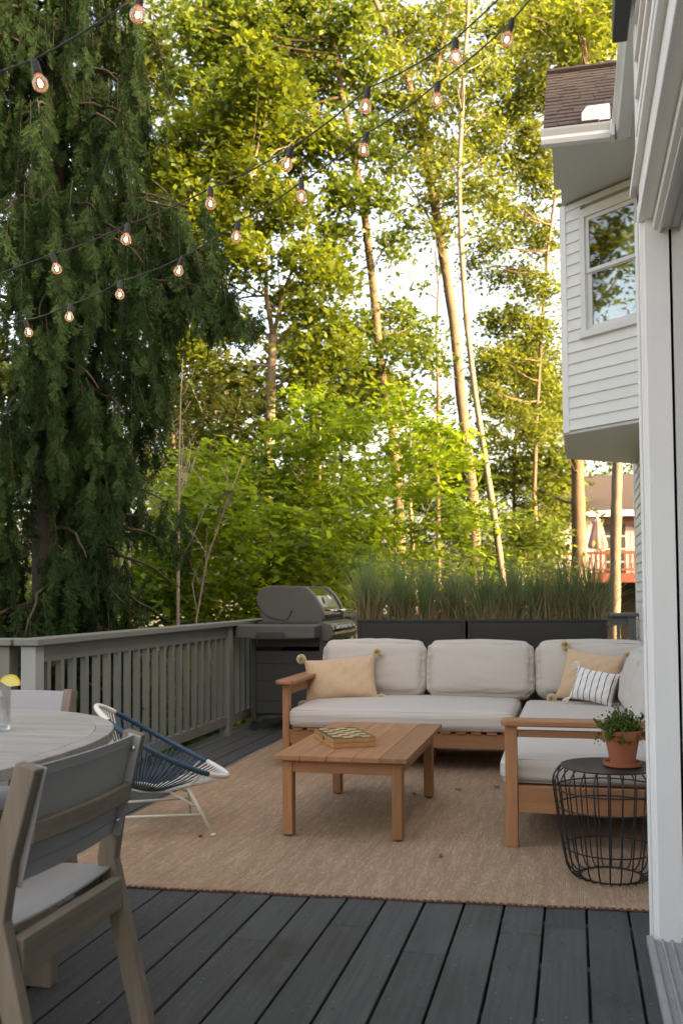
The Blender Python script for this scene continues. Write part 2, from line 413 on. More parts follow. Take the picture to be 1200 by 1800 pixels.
deck = bpy.data.objects.new('deck', None); COL.objects.link(deck); deck['kind'] = 'structure'
def build_deck():
    g = .009; p = .152; k0 = .025
    for k in range(-33, 2):
        x0 = k0 + p * (k - 0) + g / 2; x1 = x0 + p - g
        if k == 1: x1 = .238
        yend = 11.0 if x0 > -3.05 else 4.86
        cuts = [-.6]; y = random.choice([.7, 1.6, 2.3, 3.25, 3.6, 4.1])
        if k == -2: y = 3.50
        if k == -6: y = 3.45
        while y < yend - .6: cuts.append(y); y += random.choice([2.4, 3.6, 3.6])
        cuts.append(yend)
        for a, b in zip(cuts[:-1], cuts[1:]):
            dz = random.uniform(-.0012, .0012)
            xa = x0
            if x0 > .2: xa = x0
            box('deck_board', M['deck'], deck, xa, x1 if b < 3.6 or k < 1 else .67, a + .0012, b - .0012, -.028, dz, bevel=.0035)
    # remaining boards between door step and house wall, out past the corner
    x = k0 + 2 * p
    while x < .67:
        box('deck_board', M['deck'], deck, x + g / 2, min(x + p - g / 2, .67), 3.62, 11.0, -.028, 0, bevel=.0035); x += p
    fr = MB()
    for yy in np.arange(-.5, 11, .42): fr.box(-2.98 if yy > 4.85 else -5.0, .24, yy, yy + .04, -.22, -.030)
    fr.box(-3.02, -2.985, 4.86, 11.05, -.24, -.030); fr.box(-5.0, -3.02, 4.865, 4.90, -.24, -.030); fr.box(-3.02, .67, 11.004, 11.04, -.24, -.030)
    for xx, yy in [(-2.9, 4.9), (-2.9, 7.4), (-2.9, 10.9), (-1, 10.9), (.4, 10.9), (-4.8, 4.7), (-2.9, 2), (-4.8, 1)]: fr.box(xx - .07, xx + .07, yy - .07, yy + .07, -1.6, -.2301)
    fr.build('deck_frame', M['rail'], deck)
build_deck()

def railing(name, label, p0, p1, n_posts, end_mat=None, cap_over=.0, group=None):
    """straight deck railing from p0 to p1 (2-D): posts, cap board, top and bottom rails, square balusters"""
    p0 = np.array(p0, float); p1 = np.array(p1, float); L = np.linalg.norm(p1 - p0); a = math.atan2(p1[1] - p0[1], p1[0] - p0[0])
    t = thing(name, label, 'railing', (p0[0], p0[1], 0), a)
    posts = np.linspace(0, L, n_posts)
    for i, s in enumerate(posts):
        MB().box(s - .045, s + .045, -.045, .045, -.20, .925).build('post', end_mat if (i == 0 and end_mat) else M['rail'], t, bevel=.004, world=False)
    for s0, s1 in zip(posts[:-1], posts[1:]):
        # cap boards, rails and balusters of this bay
        e0 = -.07 - cap_over if s0 == 0 else 0; e1 = .07 if s1 == L else 0
        MB().box(s0 + e0 + .001, s1 + e1 - .001, -.075, .075, .928, .966).build('cap_board', M['rail'], t, bevel=.005, world=False)
        MB().box(s0 + .046, s1 - .046, -.02, .02, .83, .926).build('top_rail', M['rail'], t, bevel=.003, world=False)
        MB().box(s0 + .046, s1 - .046, -.02, .02, .085, .165).build('bottom_rail', M['rail'], t, bevel=.003, world=False)
        n = int((s1 - s0 - .09) / .142); st = (s1 - s0) / (n + 1)
        proto = None
        for k in range(n):
            if proto is None:
                o = MB().box(-.019, .019, -.019, .019, .1655, .8295).build('baluster', M['rail'], t, bevel=.002, world=False); proto = o
            else:
                o = proto.copy(); COL.objects.link(o)
            o.location = (s0 + st * (k + 1), random.uniform(-.002, .002), 0)
    return t
railing('deck_railing', 'long grey painted railing with square balusters along the deck edge, running behind the grill', (-2.90, 4.80), (-2.90, 10.90), 3, M['rail_end'])
railing('deck_railing', 'short grey railing piece at the left picture edge, turning off behind the dining table', (-3.06, 4.80), (-5.0, 4.80), 2)
railing('deck_railing', 'grey back railing glimpsed between the black planter and the white house', (-2.74, 10.9), (.60, 10.9), 3)

# ------------------------------------------------------------------ house
house = thing('house', 'white clapboard house with angled bay window and brown shingle roof at right', 'house', (.7, 6, 0))
def house_build():
    h = house
    WX, WY1, EZ = .68, 11.2, 4.64
    core = MB().box(WX + .03, 10, -8, WY1 - .03, -1.4, EZ); core.build('wall', M['siding'], h)
    # far wall clapboards (facing the deck), seen below the bay and near the back rail
    far = MB().box(WX + .012, WX + .029, 3.6, WY1 - .02, -1.4, EZ - .01).build('wall_sheathing', M['siding'], h)
    for i in range(38):
        z = -.8 + i * .1
        MB().prism([(WX + .012, 0, z), (WX - .010, 0, z), (WX + .004, 0, z + .104), (WX + .012, 0, z + .104)], (0, 7.0, 0), (0, WY1 - .10, 0)).build('siding_board', M['siding'], far)
    box('corner_board', M['white'], h, WX - .016, WX + .09, WY1 - .10, WY1 + .01, -1.4, 4.6)
    # ---- bay
    bz0, bz1 = 2.60, 4.62
    A = np.array([WX, 8.10]); B = np.array([-.05, 8.72]); C = np.array([-.05, 10.28]); D = np.array([WX, 10.9])
    ins = lambda P, q: P + (np.array([.55, 9.5]) - P) * q
    ring = [(*ins(P, .035), 0) for P in (A, B, C, D)]
    bay = MB().prism(ring, (0, 0, bz0 + .01), (0, 0, bz1)).build('bay', M['siding'], h)
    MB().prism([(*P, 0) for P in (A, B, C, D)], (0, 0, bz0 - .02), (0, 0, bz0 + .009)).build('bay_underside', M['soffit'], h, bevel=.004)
    def face(P, Q, win=None):
        P = np.array(P); Q = np.array(Q); L = np.linalg.norm(Q - P); t = (Q - P) / L; nrm = np.array([t[1], -t[0]])
        if np.dot(nrm, (P + Q) / 2 - np.array([.55, 9.5])) < 0: nrm = -nrm
        def W(s, z, n): return (P[0] + t[0] * s + nrm[0] * n, P[1] + t[1] * s + nrm[1] * n, z)
        return L, W
    def boards(L, W, win):
        z = bz0 + .012; e = .0975
        while z < bz1 - .02:
            z1 = min(z + e + .006, bz1)
            segs = [(.055, L - .012)]
            if win and z1 > win[2] and z < win[3]: segs = [(.055, win[0])] + ([(win[1], L - .012)] if L - .012 - win[1] > .01 else [])
            for s0, s1 in segs:
                MB().prism([W(0, z, -.012), W(0, z, .014), W(0, z1, .001), W(0, z1, -.012)],
                           np.array(W(s0, 0, 0)) - np.array(W(0, 0, 0)), np.array(W(s1, 0, 0)) - np.array(W(0, 0, 0))).build('siding_board', M['siding'], bay)
            z += e
    def wbox(name, W, s0, s1, z0, z1, n0, n1, mat, par, bevel=.003):
        P = [W(s, z, n) for s in (s0, s1) for z in (z0, z1) for n in (n0, n1)]
        return MB().add(P, [(0, 1, 3, 2), (4, 6, 7, 5), (0, 4, 5, 1), (2, 3, 7, 6), (0, 2, 6, 4), (1, 5, 7, 3)]).build(name, mat, par, bevel=bevel)
    for (P, Q, has) in ((B, A, True), (B, C, False), (C, D, False)):
        L, W = face(P, Q); win = (.215, .865, 3.42, 4.52) if has else None
        boards(L, W, win)
        wbox('corner_trim', W, 0.0, .056, bz0 - .005, bz1, -.01, .018, M['white'], bay)
        if not has: continue
        s0, s1, z0, z1 = win
        wn = wbox('window', W, s0 + .05, s1 - .05, z0 + .05, z1 - .05, -.035, -.030, M['blind_and_reflection'], h, bevel=0)  # pale backing behind both sashes, its colour stands in for a soft reflection
        wbox('frame', W, s0, s0 + .055, z0, z1, -.03, .026, M['sash'], wn); wbox('frame', W, s1 - .055, s1, z0, z1, -.03, .026, M['sash'], wn)
        wbox('frame', W, s0 + .055, s1 - .055, z1 - .075, z1, -.03, .026, M['sash'], wn)
        wbox('sill', W, s0 - .01, s1 + .005, z0 - .03, z0 + .03, -.03, .04, M['sash'], wn)
        zm = (z0 + z1) / 2 - .02; a, b = s0 + .056, s1 - .056
        for (za, zb, nn, q) in ((zm, z1 - .076, .004, .035), (z0 + .031, zm + .035, -.012, .045)):
            wbox('sash', W, a, a + q, za, zb, nn - .012, nn + .006, M['sash'], wn); wbox('sash', W, b - q, b, za, zb, nn - .012, nn + .006, M['sash'], wn)
            wbox('sash', W, a + q, b - q, zb - q, zb, nn - .012, nn + .006, M['sash'], wn); wbox('sash', W, a + q, b - q, za, za + q, nn - .012, nn + .006, M['sash'], wn)
            wbox('pane', W, a + q, b - q, za + q, zb - q, nn - .006, nn - .003, M['pane'], wn, bevel=0)
        k = z0 + .08
        while k < zm - .01:
            wbox('blind_slat', W, a + .04, b - .04, k, k + .017, -.029, -.024, M['blind_and_reflection'], wn, bevel=0); k += .021
    # ---- roof of the bay: slope toward the camera, soffit, gutter
    ez, ey, rx0, rx1 = 4.64, 7.42, -.165, 3.2
    ry, rz = 9.35, 6.20
    sl_ = (rz - ez - .12) / (ry - ey)
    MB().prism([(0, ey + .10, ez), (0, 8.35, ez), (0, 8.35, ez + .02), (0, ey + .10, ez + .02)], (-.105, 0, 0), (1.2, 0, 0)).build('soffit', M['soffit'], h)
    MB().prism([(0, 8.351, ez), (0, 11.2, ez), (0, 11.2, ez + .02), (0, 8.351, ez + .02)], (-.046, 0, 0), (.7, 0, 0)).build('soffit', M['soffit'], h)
    roof = MB().prism([(0, ey + .06, ez + .06), (0, ry, rz - .04), (0, 11.25, ez + .06)], (-.045, 0, 0), (rx1, 0, 0)).build('roof', M['shingle'], h)
    MB().prism([(0, ey + .06, ez + .045), (0, ry, rz - .09), (0, ry, rz - .05), (0, ey + .06, ez + .085)], (rx0 + .012, 0, 0), (-.0455, 0, 0)).build('rake_board', M['soffit'], h)
    nrow = 17
    for i in range(nrow):
        f0, f1 = i / nrow, (i + 1) / nrow + .012
        y0, y1 = ey + (ry - ey) * f0, ey + (ry - ey) * f1; z0 = ez + .10 + (rz - ez - .12) * f0; z1 = ez + .10 + (rz - ez - .12) * f1
        # a course: uneven tabs with lifted lower edge
        xs = [rx0]
        while xs[-1] < .9: xs.append(xs[-1] + random.uniform(.10, .19))
        mb = MB()
        for a, b in zip(xs[:-1], xs[1:]):
            lift = .012 + random.uniform(0, .007); j = random.uniform(-.006, .006)
            mb.add([(a, y0 + j, z0 + lift), (b - .004, y0 + j, z0 + lift), (b - .004, y1, z1 + .003), (a, y1, z1 + .003),
                    (a, y0 + j, z0 - .004), (b - .004, y0 + j, z0 - .004), (b - .004, y1, z1 - .01), (a, y1, z1 - .01)],
                   [(0, 1, 2, 3), (7, 6, 5, 4), (0, 4, 5, 1), (1, 5, 6, 2), (2, 6, 7, 3), (3, 7, 4, 0)])
        mb.build('shingle_course', M['shingle'], roof)
    MB().tube([(rx0 - .005, ry - .01, rz + .0), (.9, ry - .01, rz + .0)], .03, 6).build('ridge_cap', M['shingle'], roof)
    def gutter(name, path, par):
        # K-style profile swept along straight runs: (across, up)
        prof = [(0, 0), (-.075, 0), (-.09, .03), (-.085, .06), (-.11, .095), (-.115, .11), (-.105, .11), (-.10, .10), (-.0, .10)]
        return prof
    prof = [(0, 0), (-.07, 0), (-.085, .03), (-.08, .055), (-.105, .09), (-.112, .105), (-.10, .105), (0, .10)]
    gz = ez - .01
    MB().prism([(0, ey + .10 + a, gz + b) for a, b in prof], (rx0 - .02, 0, 0), (.335, 0, 0)).build('gutter', M['gutter'], h)
    MB().prism([(.45 + a, 0, gz + b) for a, b in prof], (0, 2.0, 0), (0, ey + .10, 0)).build('gutter', M['gutter'], h)
    box('gutter_joint', M['gutter'], h, .325, .36, ey - .02, ey + .12, gz - .008, gz + .112, bevel=.006)
    box('fascia', M['gutter'], h, .4515, .475, 2.0, ey + .10, ez + .001, ez + .12)
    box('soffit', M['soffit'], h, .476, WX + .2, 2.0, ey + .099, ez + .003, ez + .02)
    # white flashing piece on the shingles beside the main eave
    MB().prism([(.12, 0, 0), (.33, 0, 0), (.33, 0, .15), (.16, 0, .15), (.12, 0, .10)], (0, ey + .03, ez + .085), (0, ey + .10, ez + .135)).build('flashing', M['white'], roof, bevel=.006)
    # ---- main roof over the body (ridge out of view), with its gable closed
    MB().prism([(.40, 0, ez + .10), (5.3, 0, 8.2), (10.4, 0, ez + .10)], (0, -8.3, 0), (0, 7.45, 0)).build('main_roof', M['shingle'], h)
    MB().prism([(.72, 0, ez + .02), (5.3, 0, 8.2), (10.4, 0, ez + .02)], (0, 7.46, 0), (0, 11.5, 0)).build('main_roof', M['shingle'], h)
    # ---- near wing with the sliding door
    NX, NY = .248, 3.52
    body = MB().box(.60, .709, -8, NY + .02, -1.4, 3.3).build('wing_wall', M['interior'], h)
    MB().box(NX + .014, .599, NY - .03, NY + .04, -1.4, 2.50).build('wing_corner', M['white'], h)
    MB().box(NX + .014, .599, -8, NY + .04, 2.501, 3.3).build('wing_wall', M['siding'], h)
    MB().box(NX + .014, .599, -8, .2, -1.4, 2.50).build('wing_wall', M['siding'], h)
    box('corner_board', M['white'], h, NX - .006, NX + .013, NY - .075, NY + .045, 2.56, 3.22)
    z = 2.64
    for i in range(6):
        MB().prism([(NX + .012, 0, z), (NX - .012, 0, z), (NX + .002, 0, z + .138), (NX + .012, 0, z + .138)], (0, -1, 0), (0, NY - .078, 0)).build('siding_board', M['siding'], h)
        z += .134
    # door casing, jamb, header, drip cap
    box('door_casing', M['white'], h, NX - .004, NX + .042, NY - .012, NY + .03, .0, 2.498, bevel=.004)
    box('door_casing', M['white'], h, NX - .014, NX - .0045, NY - .006, NY + .034, .0, 2.50, bevel=.003)
    box('door_header', M['white'], h, NX - .006, NX + .042, .2, NY + .03, 2.50, 2.600, bevel=.004)
    box('drip_cap', M['white'], h, NX - .03, NX + .012, .2, NY + .03, 2.6005, 2.632, bevel=.004)
    box('door_jamb', M['white'], h, NX + .0425, NX + .090, NY + .004, NY + .03, .05, 2.46, bevel=.002)
    box('jamb_base', M['white'], h, NX + .0425, NX + .090, NY + .002, NY + .03, -.01, .0495, bevel=.002)
    box('head_jamb', M['white'], h, NX + .0425, NX + .15, .2, NY + .03, 2.4605, 2.499, bevel=.002)
    box('head_stop', M['white'], h, NX + .060, NX + .070, .2, NY + .003, 2.448, 2.46, bevel=.002)
    door = box('sliding_door', M['black'], h, NX + .0905, NX + .115, NY - .03, NY + .03, .0, 2.46, bevel=.003)
    box('door_glass', M['pane'], door, NX + .098, NX + .104, .22, NY - .031, .05, 2.44, bevel=0)
    # aluminium threshold with ribs
    thr = box('door_threshold', M['alu'], h, NX - .028, NX + .090, .2, NY - .013, -.012, .012, bevel=.003)
    for k, (a, b, q) in enumerate(((.0, .022, .016), (.045, .055, .010), (.075, .085, .010), (.112, .124, .018))):
        box('rib', M['alu'], thr, NX - .028 + a, NX - .028 + b, .2, NY - .02, .0121, .012 + q, bevel=.003)
    # dark fascia and eave of the wing
    box('wing_fascia', M['grill_dark'], h, NX - .075, NX - .02, -6, NY + .12, 3.225, 3.34, bevel=.006)
    box('wing_soffit', M['white'], h, NX - .0195, .62, -6, NY + .12, 3.305, 3.33)
house_build()
# ------------------------------------------------------------------ rug
RX0, RX1, RY0, RY1 = -2.36, .60, 3.665, 7.75
def rug():
    nx, ny = 60, 80
    u = np.linspace(0, 1, nx); v = np.linspace(0, 1, ny); U, Vv = np.meshgrid(u, v, indexing='ij')
    X = RX0 + (RX1 - RX0) * U + .006 * np.sin(Vv * 22) * (U < .01); Y = RY0 + (RY1 - RY0) * Vv + .19 * U * (1 - Vv) + .004 * np.sin(U * 40) * (Vv < .01)
    Z = .0085 + .0008 * np.sin(X * 9) * np.sin(Y * 7)
    top = np.stack([X, Y, Z], -1).reshape(-1, 3); i = np.arange(nx * ny).reshape(nx, ny)
    F = np.stack([i[:-1, :-1], i[1:, :-1], i[1:, 1:], i[:-1, 1:]], -1).reshape(-1, 4)
    bot = top.copy(); bot[:, 2] = .0022; n = len(top)
    b = np.concatenate([i[:, 0], i[-1, 1:], i[-2::-1, -1], i[0, -2:0:-1]])
    S = np.stack([b, b + n, np.roll(b, -1) + n, np.roll(b, -1)], -1)
    me = np_mesh('rug', np.concatenate([top, bot]), np.concatenate([F, F[:, ::-1] + n, S]))
    r = link('woven_rug', me, M['rug']); tag(r, 'tan flatweave outdoor rug lying on the dark deck under the sofa', 'rug')
    # stitched edge along the front
    mb = MB(); x = RX0
    while x < RX1 - .01:
        f = (x - RX0) / (RX1 - RX0); y = RY0 + .19 * f + .004 * sin(f * 40)
        mb.box(x, x + random.uniform(.012, .02), y - .005 - random.uniform(0, .003), y + .006, .0018, .0098); x += random.uniform(.022, .03)
    mb.build('edge_stitching', M['fringe'], r, kind='stuff')
rug()
RZ = .0098

# ------------------------------------------------------------------ soft shapes
def puff_box(sx, sy, sz, r, puff=(0, 0, 0), n=26, wrinkle=0, seed=0, sag=0):
    """rounded, puffed cushion centred at 0; returns V,F"""
    g = np.random.default_rng(seed); s = np.linspace(-1, 1, n); s = np.sign(s) * np.abs(s) ** .8
    V = []; F = []; H = np.array([sx, sy, sz]) / 2
    for ax in range(3):
        for sg in (-1, 1):
            A, B = np.meshgrid(s, s, indexing='ij'); P = np.zeros((n, n, 3)); o = [k for k in range(3) if k != ax]
            P[..., ax] = sg; P[..., o[0]] = A; P[..., o[1]] = B
            Q = P * H; inner = np.clip(Q, -(H - r), H - r); d = Q - inner
            L = np.linalg.norm(d, axis=-1, keepdims=True); Q = inner + d / np.maximum(L, 1e-9) * r
            for k in range(3):
                oo = [j for j in range(3) if j != k]
                Q[..., k] += np.sign(P[..., k]) * np.abs(P[..., k]) ** 3 * puff[k] * np.clip(1 - P[..., oo[0]] ** 2, 0, 1) ** .7 * np.clip(1 - P[..., oo[1]] ** 2, 0, 1) ** .7
            b = len(V) and sum(len(x) for x in V); V.append(Q.reshape(-1, 3)); i = np.arange(n * n).reshape(n, n) + (b or 0)
            f = np.stack([i[:-1, :-1], i[1:, :-1], i[1:, 1:], i[:-1, 1:]], -1).reshape(-1, 4)
            flip = (sg < 0) ^ (ax == 1); F.append(f[:, ::-1] if flip else f)
    V = np.concatenate(V); F = np.concatenate(F)
    if wrinkle:
        ph = g.uniform(0, 6.28, 8); N0 = V / H
        w_ = np.zeros(len(V))
        for k in range(6):
            kx, ky, kz = g.normal(0, 1, 3) * np.array([9, 9, 9]); w_ += np.sin(N0[:, 0] * kx + N0[:, 1] * ky + N0[:, 2] * kz + ph[k])
        w_ *= wrinkle * .35
        # radial gathers at the side seams
        e = np.exp(-((1 - np.abs(N0[:, 0])) / .10) ** 2); w_ += wrinkle * 1.6 * e * np.sin(N0[:, 2] * 26 + ph[6] + 2 * np.sin(N0[:, 2] * 5)) * (np.abs(N0[:, 0]) < .995)
        V = V + (V / np.linalg.norm(V, axis=1, keepdims=True)) * w_[:, None]
    if sag: V[:, 2] -= sag * (1 - (V[:, 0] / H[0]) ** 2) * (V[:, 2] > 0)
    # weld duplicate seam points
    key = np.round(V, 5); _, idx, inv = np.unique(key, axis=0, return_index=True, return_inverse=True)
    V = V[idx]; F = inv.reshape(-1)[F]
    return V, F
def cushion(name, mat, parent, c, size, r, puff, R=np.eye(3), seed=0, wrinkle=.004, n=26, sag=0):
    V, F = puff_box(*size, r, puff, n, wrinkle, seed, sag)
    V = V @ R.T + np.array(c)
    o = link(name, np_mesh(name, V, F), mat, parent, smooth=True)
    # piped seams round both large faces
    ax = int(np.argmin(size)); a, b = [k for k in range(3) if k != ax]; h = np.array(size) / 2; q = r * .72; rc = r * .72 + .012
    for sg in (-1, 1):
        loop = []
        for (ca, cb, t0) in ((1, 1, 0), (-1, 1, 90), (-1, -1, 180), (1, -1, 270)):
            for t_ in np.linspace(t0, t0 + 90, 6):
                p = np.zeros(3); p[a] = ca * (h[a] - r - .012) + rc * cos(radians(t_)); p[b] = cb * (h[b] - r - .012) + rc * sin(radians(t_)); p[ax] = sg * (h[ax] - r + q); loop.append(p)
        full = []
        for i in range(len(loop)):
            p0, p1 = loop[i], loop[(i + 1) % len(loop)]; k = max(1, int(np.linalg.norm(p1 - p0) / .03))
            for j in range(k): full.append(R @ (p0 + (p1 - p0) * j / k + np.array([0, 0, .0012 * sin(9 * (i + j / k))])) + np.array(c))
        MB().tube(full, .0028, 6, closed=True).build('piping', mat, o, smooth=True)
    return o
def pillow_mesh(w_, h_, t_, n=30, seed=0):
    g = np.random.default_rng(seed); u = np.linspace(-1, 1, n); U, Vv = np.meshgrid(u, u, indexing='ij')
    T = t_ / 2 * np.clip((1 - U ** 4) * (1 - Vv ** 4), 0, 1) ** .55 * (1 - .25 * (U ** 2 + Vv ** 2) / 2)
    X = w_ / 2 * U * (1 - .06 * (1 - Vv ** 2) * np.abs(U) ** 2); Y = h_ / 2 * Vv * (1 - .09 * (1 - U ** 2) * np.abs(Vv) ** 2)
    wr = .003 * np.sin(U * 7 + Vv * 5 + g.uniform(0, 6)) + .002 * np.sin(U * 13 - Vv * 11) 
    Vt = np.stack([X, T + wr * (T > .01), Y], -1).reshape(-1, 3); Vb = np.stack([X, -T + wr * (T > .01), Y], -1).reshape(-1, 3)
    i = np.arange(n * n).reshape(n, n); f = np.stack([i[:-1, :-1], i[1:, :-1], i[1:, 1:], i[:-1, 1:]], -1).reshape(-1, 4)
    return np.concatenate([Vt, Vb]), np.concatenate([f[:, ::-1], f + n * n])
def pompom(name, parent, c, r, mat, seed):
    g = np.random.default_rng(seed); n = 700; d = g.normal(size=(n, 3)); d /= np.linalg.norm(d, axis=1, keepdims=True)
    side = np.cross(d, g.normal(size=(n, 3))); side /= np.linalg.norm(side, axis=1, keepdims=True)
    L = r * g.uniform(.9, 1.08, (n, 1)); wd = r * .075
    V = np.stack([d * r * .2 - side * wd * .6, d * r * .2 + side * wd * .6, d * L + side * wd, d * L - side * wd], 1).reshape(-1, 3) + np.array(c)
    return link(name, np_mesh(name, V, np.arange(n * 4).reshape(n, 4)), mat, parent, world=False)

# ------------------------------------------------------------------ sectional sofa
def sofa():
    t = thing('sectional_sofa', 'L-shaped teak sectional sofa with light grey cushions on the rug', 'sofa', (-.9, 7.0, RZ))
    X, Y, Z = M['teak_x'], M['teak_y'], M['teak_z']
    # left section frame
    for (x, y) in ((-1.955, 6.50), (-1.955, 7.46), (-.46, 7.46), (-1.02, 7.10)):
        box('leg', Z, t, x - .024, x + .024, y - .03, y + .03, RZ, .575 if x < -1.9 else .25)
    MB().prism([(-2.02, 6.44, 0), (-1.995, 6.405, 0), (-1.90, 6.405, 0), (-1.885, 6.43, 0), (-1.885, 7.50, 0), (-2.02, 7.50, 0)], (0, 0, .5755), (0, 0, .603)).build('armrest', Y, t, bevel=.007)
    box('arm_rail', Y, t, -1.972, -1.938, 6.531, 7.429, .50, .5745); box('arm_rail', Y, t, -1.972, -1.938, 6.531, 7.429, .17, .26)
    box('front_rail', X, t, -1.93, -.372, 6.475, 6.503, .165, .262); box('back_rail', X, t, -1.93, -.44, 7.43, 7.46, .165, .262)
    for i in range(15):
        x = -1.90 + i * .102; box('seat_slat', Y, t, x, x + .066, 6.455, 7.455, .2625, .279, bevel=.002)
    box('back_frame', X, t, -1.93, -.44, 7.47, 7.50, .55, .62); 
    for i in range(6): box('back_slat', Z, t, -1.8 + i * .26, -1.74 + i * .26, 7.475, 7.495, .2625, .5495, bevel=.002)
    # right section frame
    for (x, y) in ((-.300, 4.655), (.60, 4.655), (-.300, 7.44), (.60, 7.44)):
        box('leg', Z, t, x - .028, x + .028, y - .026, y + .026, RZ, .572 if y < 5 else .25)
    MB().prism([(-.345, 4.63, 0), (-.325, 4.60, 0), (.66, 4.60, 0), (.66, 4.715, 0), (-.325, 4.715, 0), (-.345, 4.69, 0)], (0, 0, .5725), (0, 0, .603)).build('armrest', X, t, bevel=.008)
    box('arm_rail', X, t, -.2715, .5715, 4.64, 4.67, .520, .552)
    box('side_rail', X, t, -.2715, .5715, 4.638, 4.668, .168, .292, bevel=.004)
    box('front_rail', Y, t, -.315, -.287, 4.682, 7.413, .168, .262)
    box('back_rail', Y, t, .59, .62, 4.682, 7.413, .168, .262); box('back_frame', Y, t, .60, .63, 4.682, 7.43, .55, .62)
    for i in range(22):
        y = 4.75 + i * .12; box('seat_slat', X, t, -.312, .585, y, y + .07, .2625, .279, bevel=.002)
    # cushions
    cushion('seat_cushion', M['fabric'], t, (-1.16, 6.93, .347), (1.53, 1.02, .135), .048, (.0, .012, .022), seed=1, wrinkle=.0016, n=44)
    cushion('seat_cushion', M['fabric'], t, (.11, 5.98, .347), (.94, 2.52, .135), .048, (.008, .012, .016), seed=2, wrinkle=.0016, n=44)
    R = rotx(radians(-13))
    for i, (x, ww) in enumerate(((-1.515, .80), (-.70, .79), (.12, .80))):
        cushion('back_cushion', M['fabric'], t, (x, 7.40, .612 + (.004, 0, .006)[i]), (ww, .19, .42), .075, (.012, .05, .022), R, seed=10 + i, wrinkle=.0032, n=48)
    R2 = rotz(radians(-90)) @ rotx(radians(-16))
    cushion('back_cushion', M['fabric'], t, (.44, 6.75, .60), (.80, .19, .42), .075, (.012, .05, .02), R2, seed=21, wrinkle=.0045, n=48)
    cushion('back_cushion', M['fabric'], t, (.46, 5.9, .60), (.80, .19, .42), .075, (.012, .05, .02), R2, seed=22, wrinkle=.0045, n=40)
sofa()

def throw_pillow(name, label, c, size, R, mat, poms, pmat, pr, seed):
    o = thing(name, label, 'pillow', c)
    o.rotation_euler = Matrix(R.tolist()).to_euler()
    V, F = pillow_mesh(*size, seed=seed)
    link('cover', np_mesh('cover', V, F), mat, o, smooth=True, world=False)
    for i, (a, b) in enumerate(((-1, -1), (1, -1), (1, 1), (-1, 1))):
        if poms == 'pom': pompom('pompom', o, (a * (size[0] / 2 + pr * .55), 0, b * (size[1] / 2 + pr * .35)), pr, pmat, seed * 10 + i)
        else:
            g = np.random.default_rng(seed + i); mb = MB()
            for k in range(26):
                d = np.array([a * .7, 0, b * .7 - .25]) + g.normal(0, .28, 3); d /= np.linalg.norm(d); p = np.array([a * size[0] / 2 * .97, 0, b * size[1] / 2 * .96])
                mb.tube([p, p + d * .03, p + d * .05 + np.array([0, 0, -.006])], [.0035, .003, .0015], 4)
            mb.build('tassel', pmat, o, world=False)
    return o
def basis(roll, lean, yaw): return rotz(yaw) @ rotx(lean) @ roty(roll)
throw_pillow('throw_pillow', 'tan woven pillow with pompom corners against the left arm of the sofa', (-1.715, 7.10, .560), (.54, .34, .15),
             basis(radians(-5), radians(-24), radians(8)), M['tan'], 'pom', M['pom'], .036, 3)
throw_pillow('throw_pillow', 'square tan woven pillow with pompoms in the sofa corner, behind the striped one', (.10, 7.16, .588), (.42, .39, .14),
             basis(radians(9), radians(-24), radians(-12)), M['tan'], 'pom', M['pom'], .036, 4)
throw_pillow('throw_pillow', 'small white pillow with thin dark stripes and tassels in the sofa corner', (.125, 6.92, .548), (.30, .24, .12),
             basis(radians(10), radians(-25), radians(-16)), M['stripe'], 'tassel', M['tassel'], .03, 5)

# ------------------------------------------------------------------ coffee table and chess box
def coffee_table():
    t = thing('coffee_table', 'low rectangular teak coffee table in the middle of the rug', 'table', (-1.115, 5.2, RZ))
    x0, x1, y0, y1 = -1.445, -.785, 4.575, 5.835
    xs = np.linspace(x0, x1, 6)
    # frame border and inner planks
    for i in range(5):
        MB().box(xs[i] + (.0006 if i else 0), xs[i + 1] - (.0006 if i < 4 else 0), y0, y1, .386, .411).build('plank', M['teak_y'], t, bevel=.0025 if 0 < i < 4 else .004)
    for x in (-1.389, -.842):
        for y in (4.645, 5.66): box('leg', M['teak_z'], t, x - .026, x + .026, y - .032, y + .032, RZ + .006, .3855, bevel=.006)
        for y in (4.645, 5.66): MB().lathe([(.016, RZ), (.018, RZ + .0058)], (x, y, 0), 12).build('foot_pad', M['steel'], t)
    for y in (4.632, 5.675): box('apron', M['teak_x'], t, -1.3625, -.8685, y - .012, y + .012, .322, .3855)
    for x in (-1.398, -.833): box('apron', M['teak_y'], t, x - .012, x + .012, 4.678, 5.627, .322, .3855)
coffee_table()
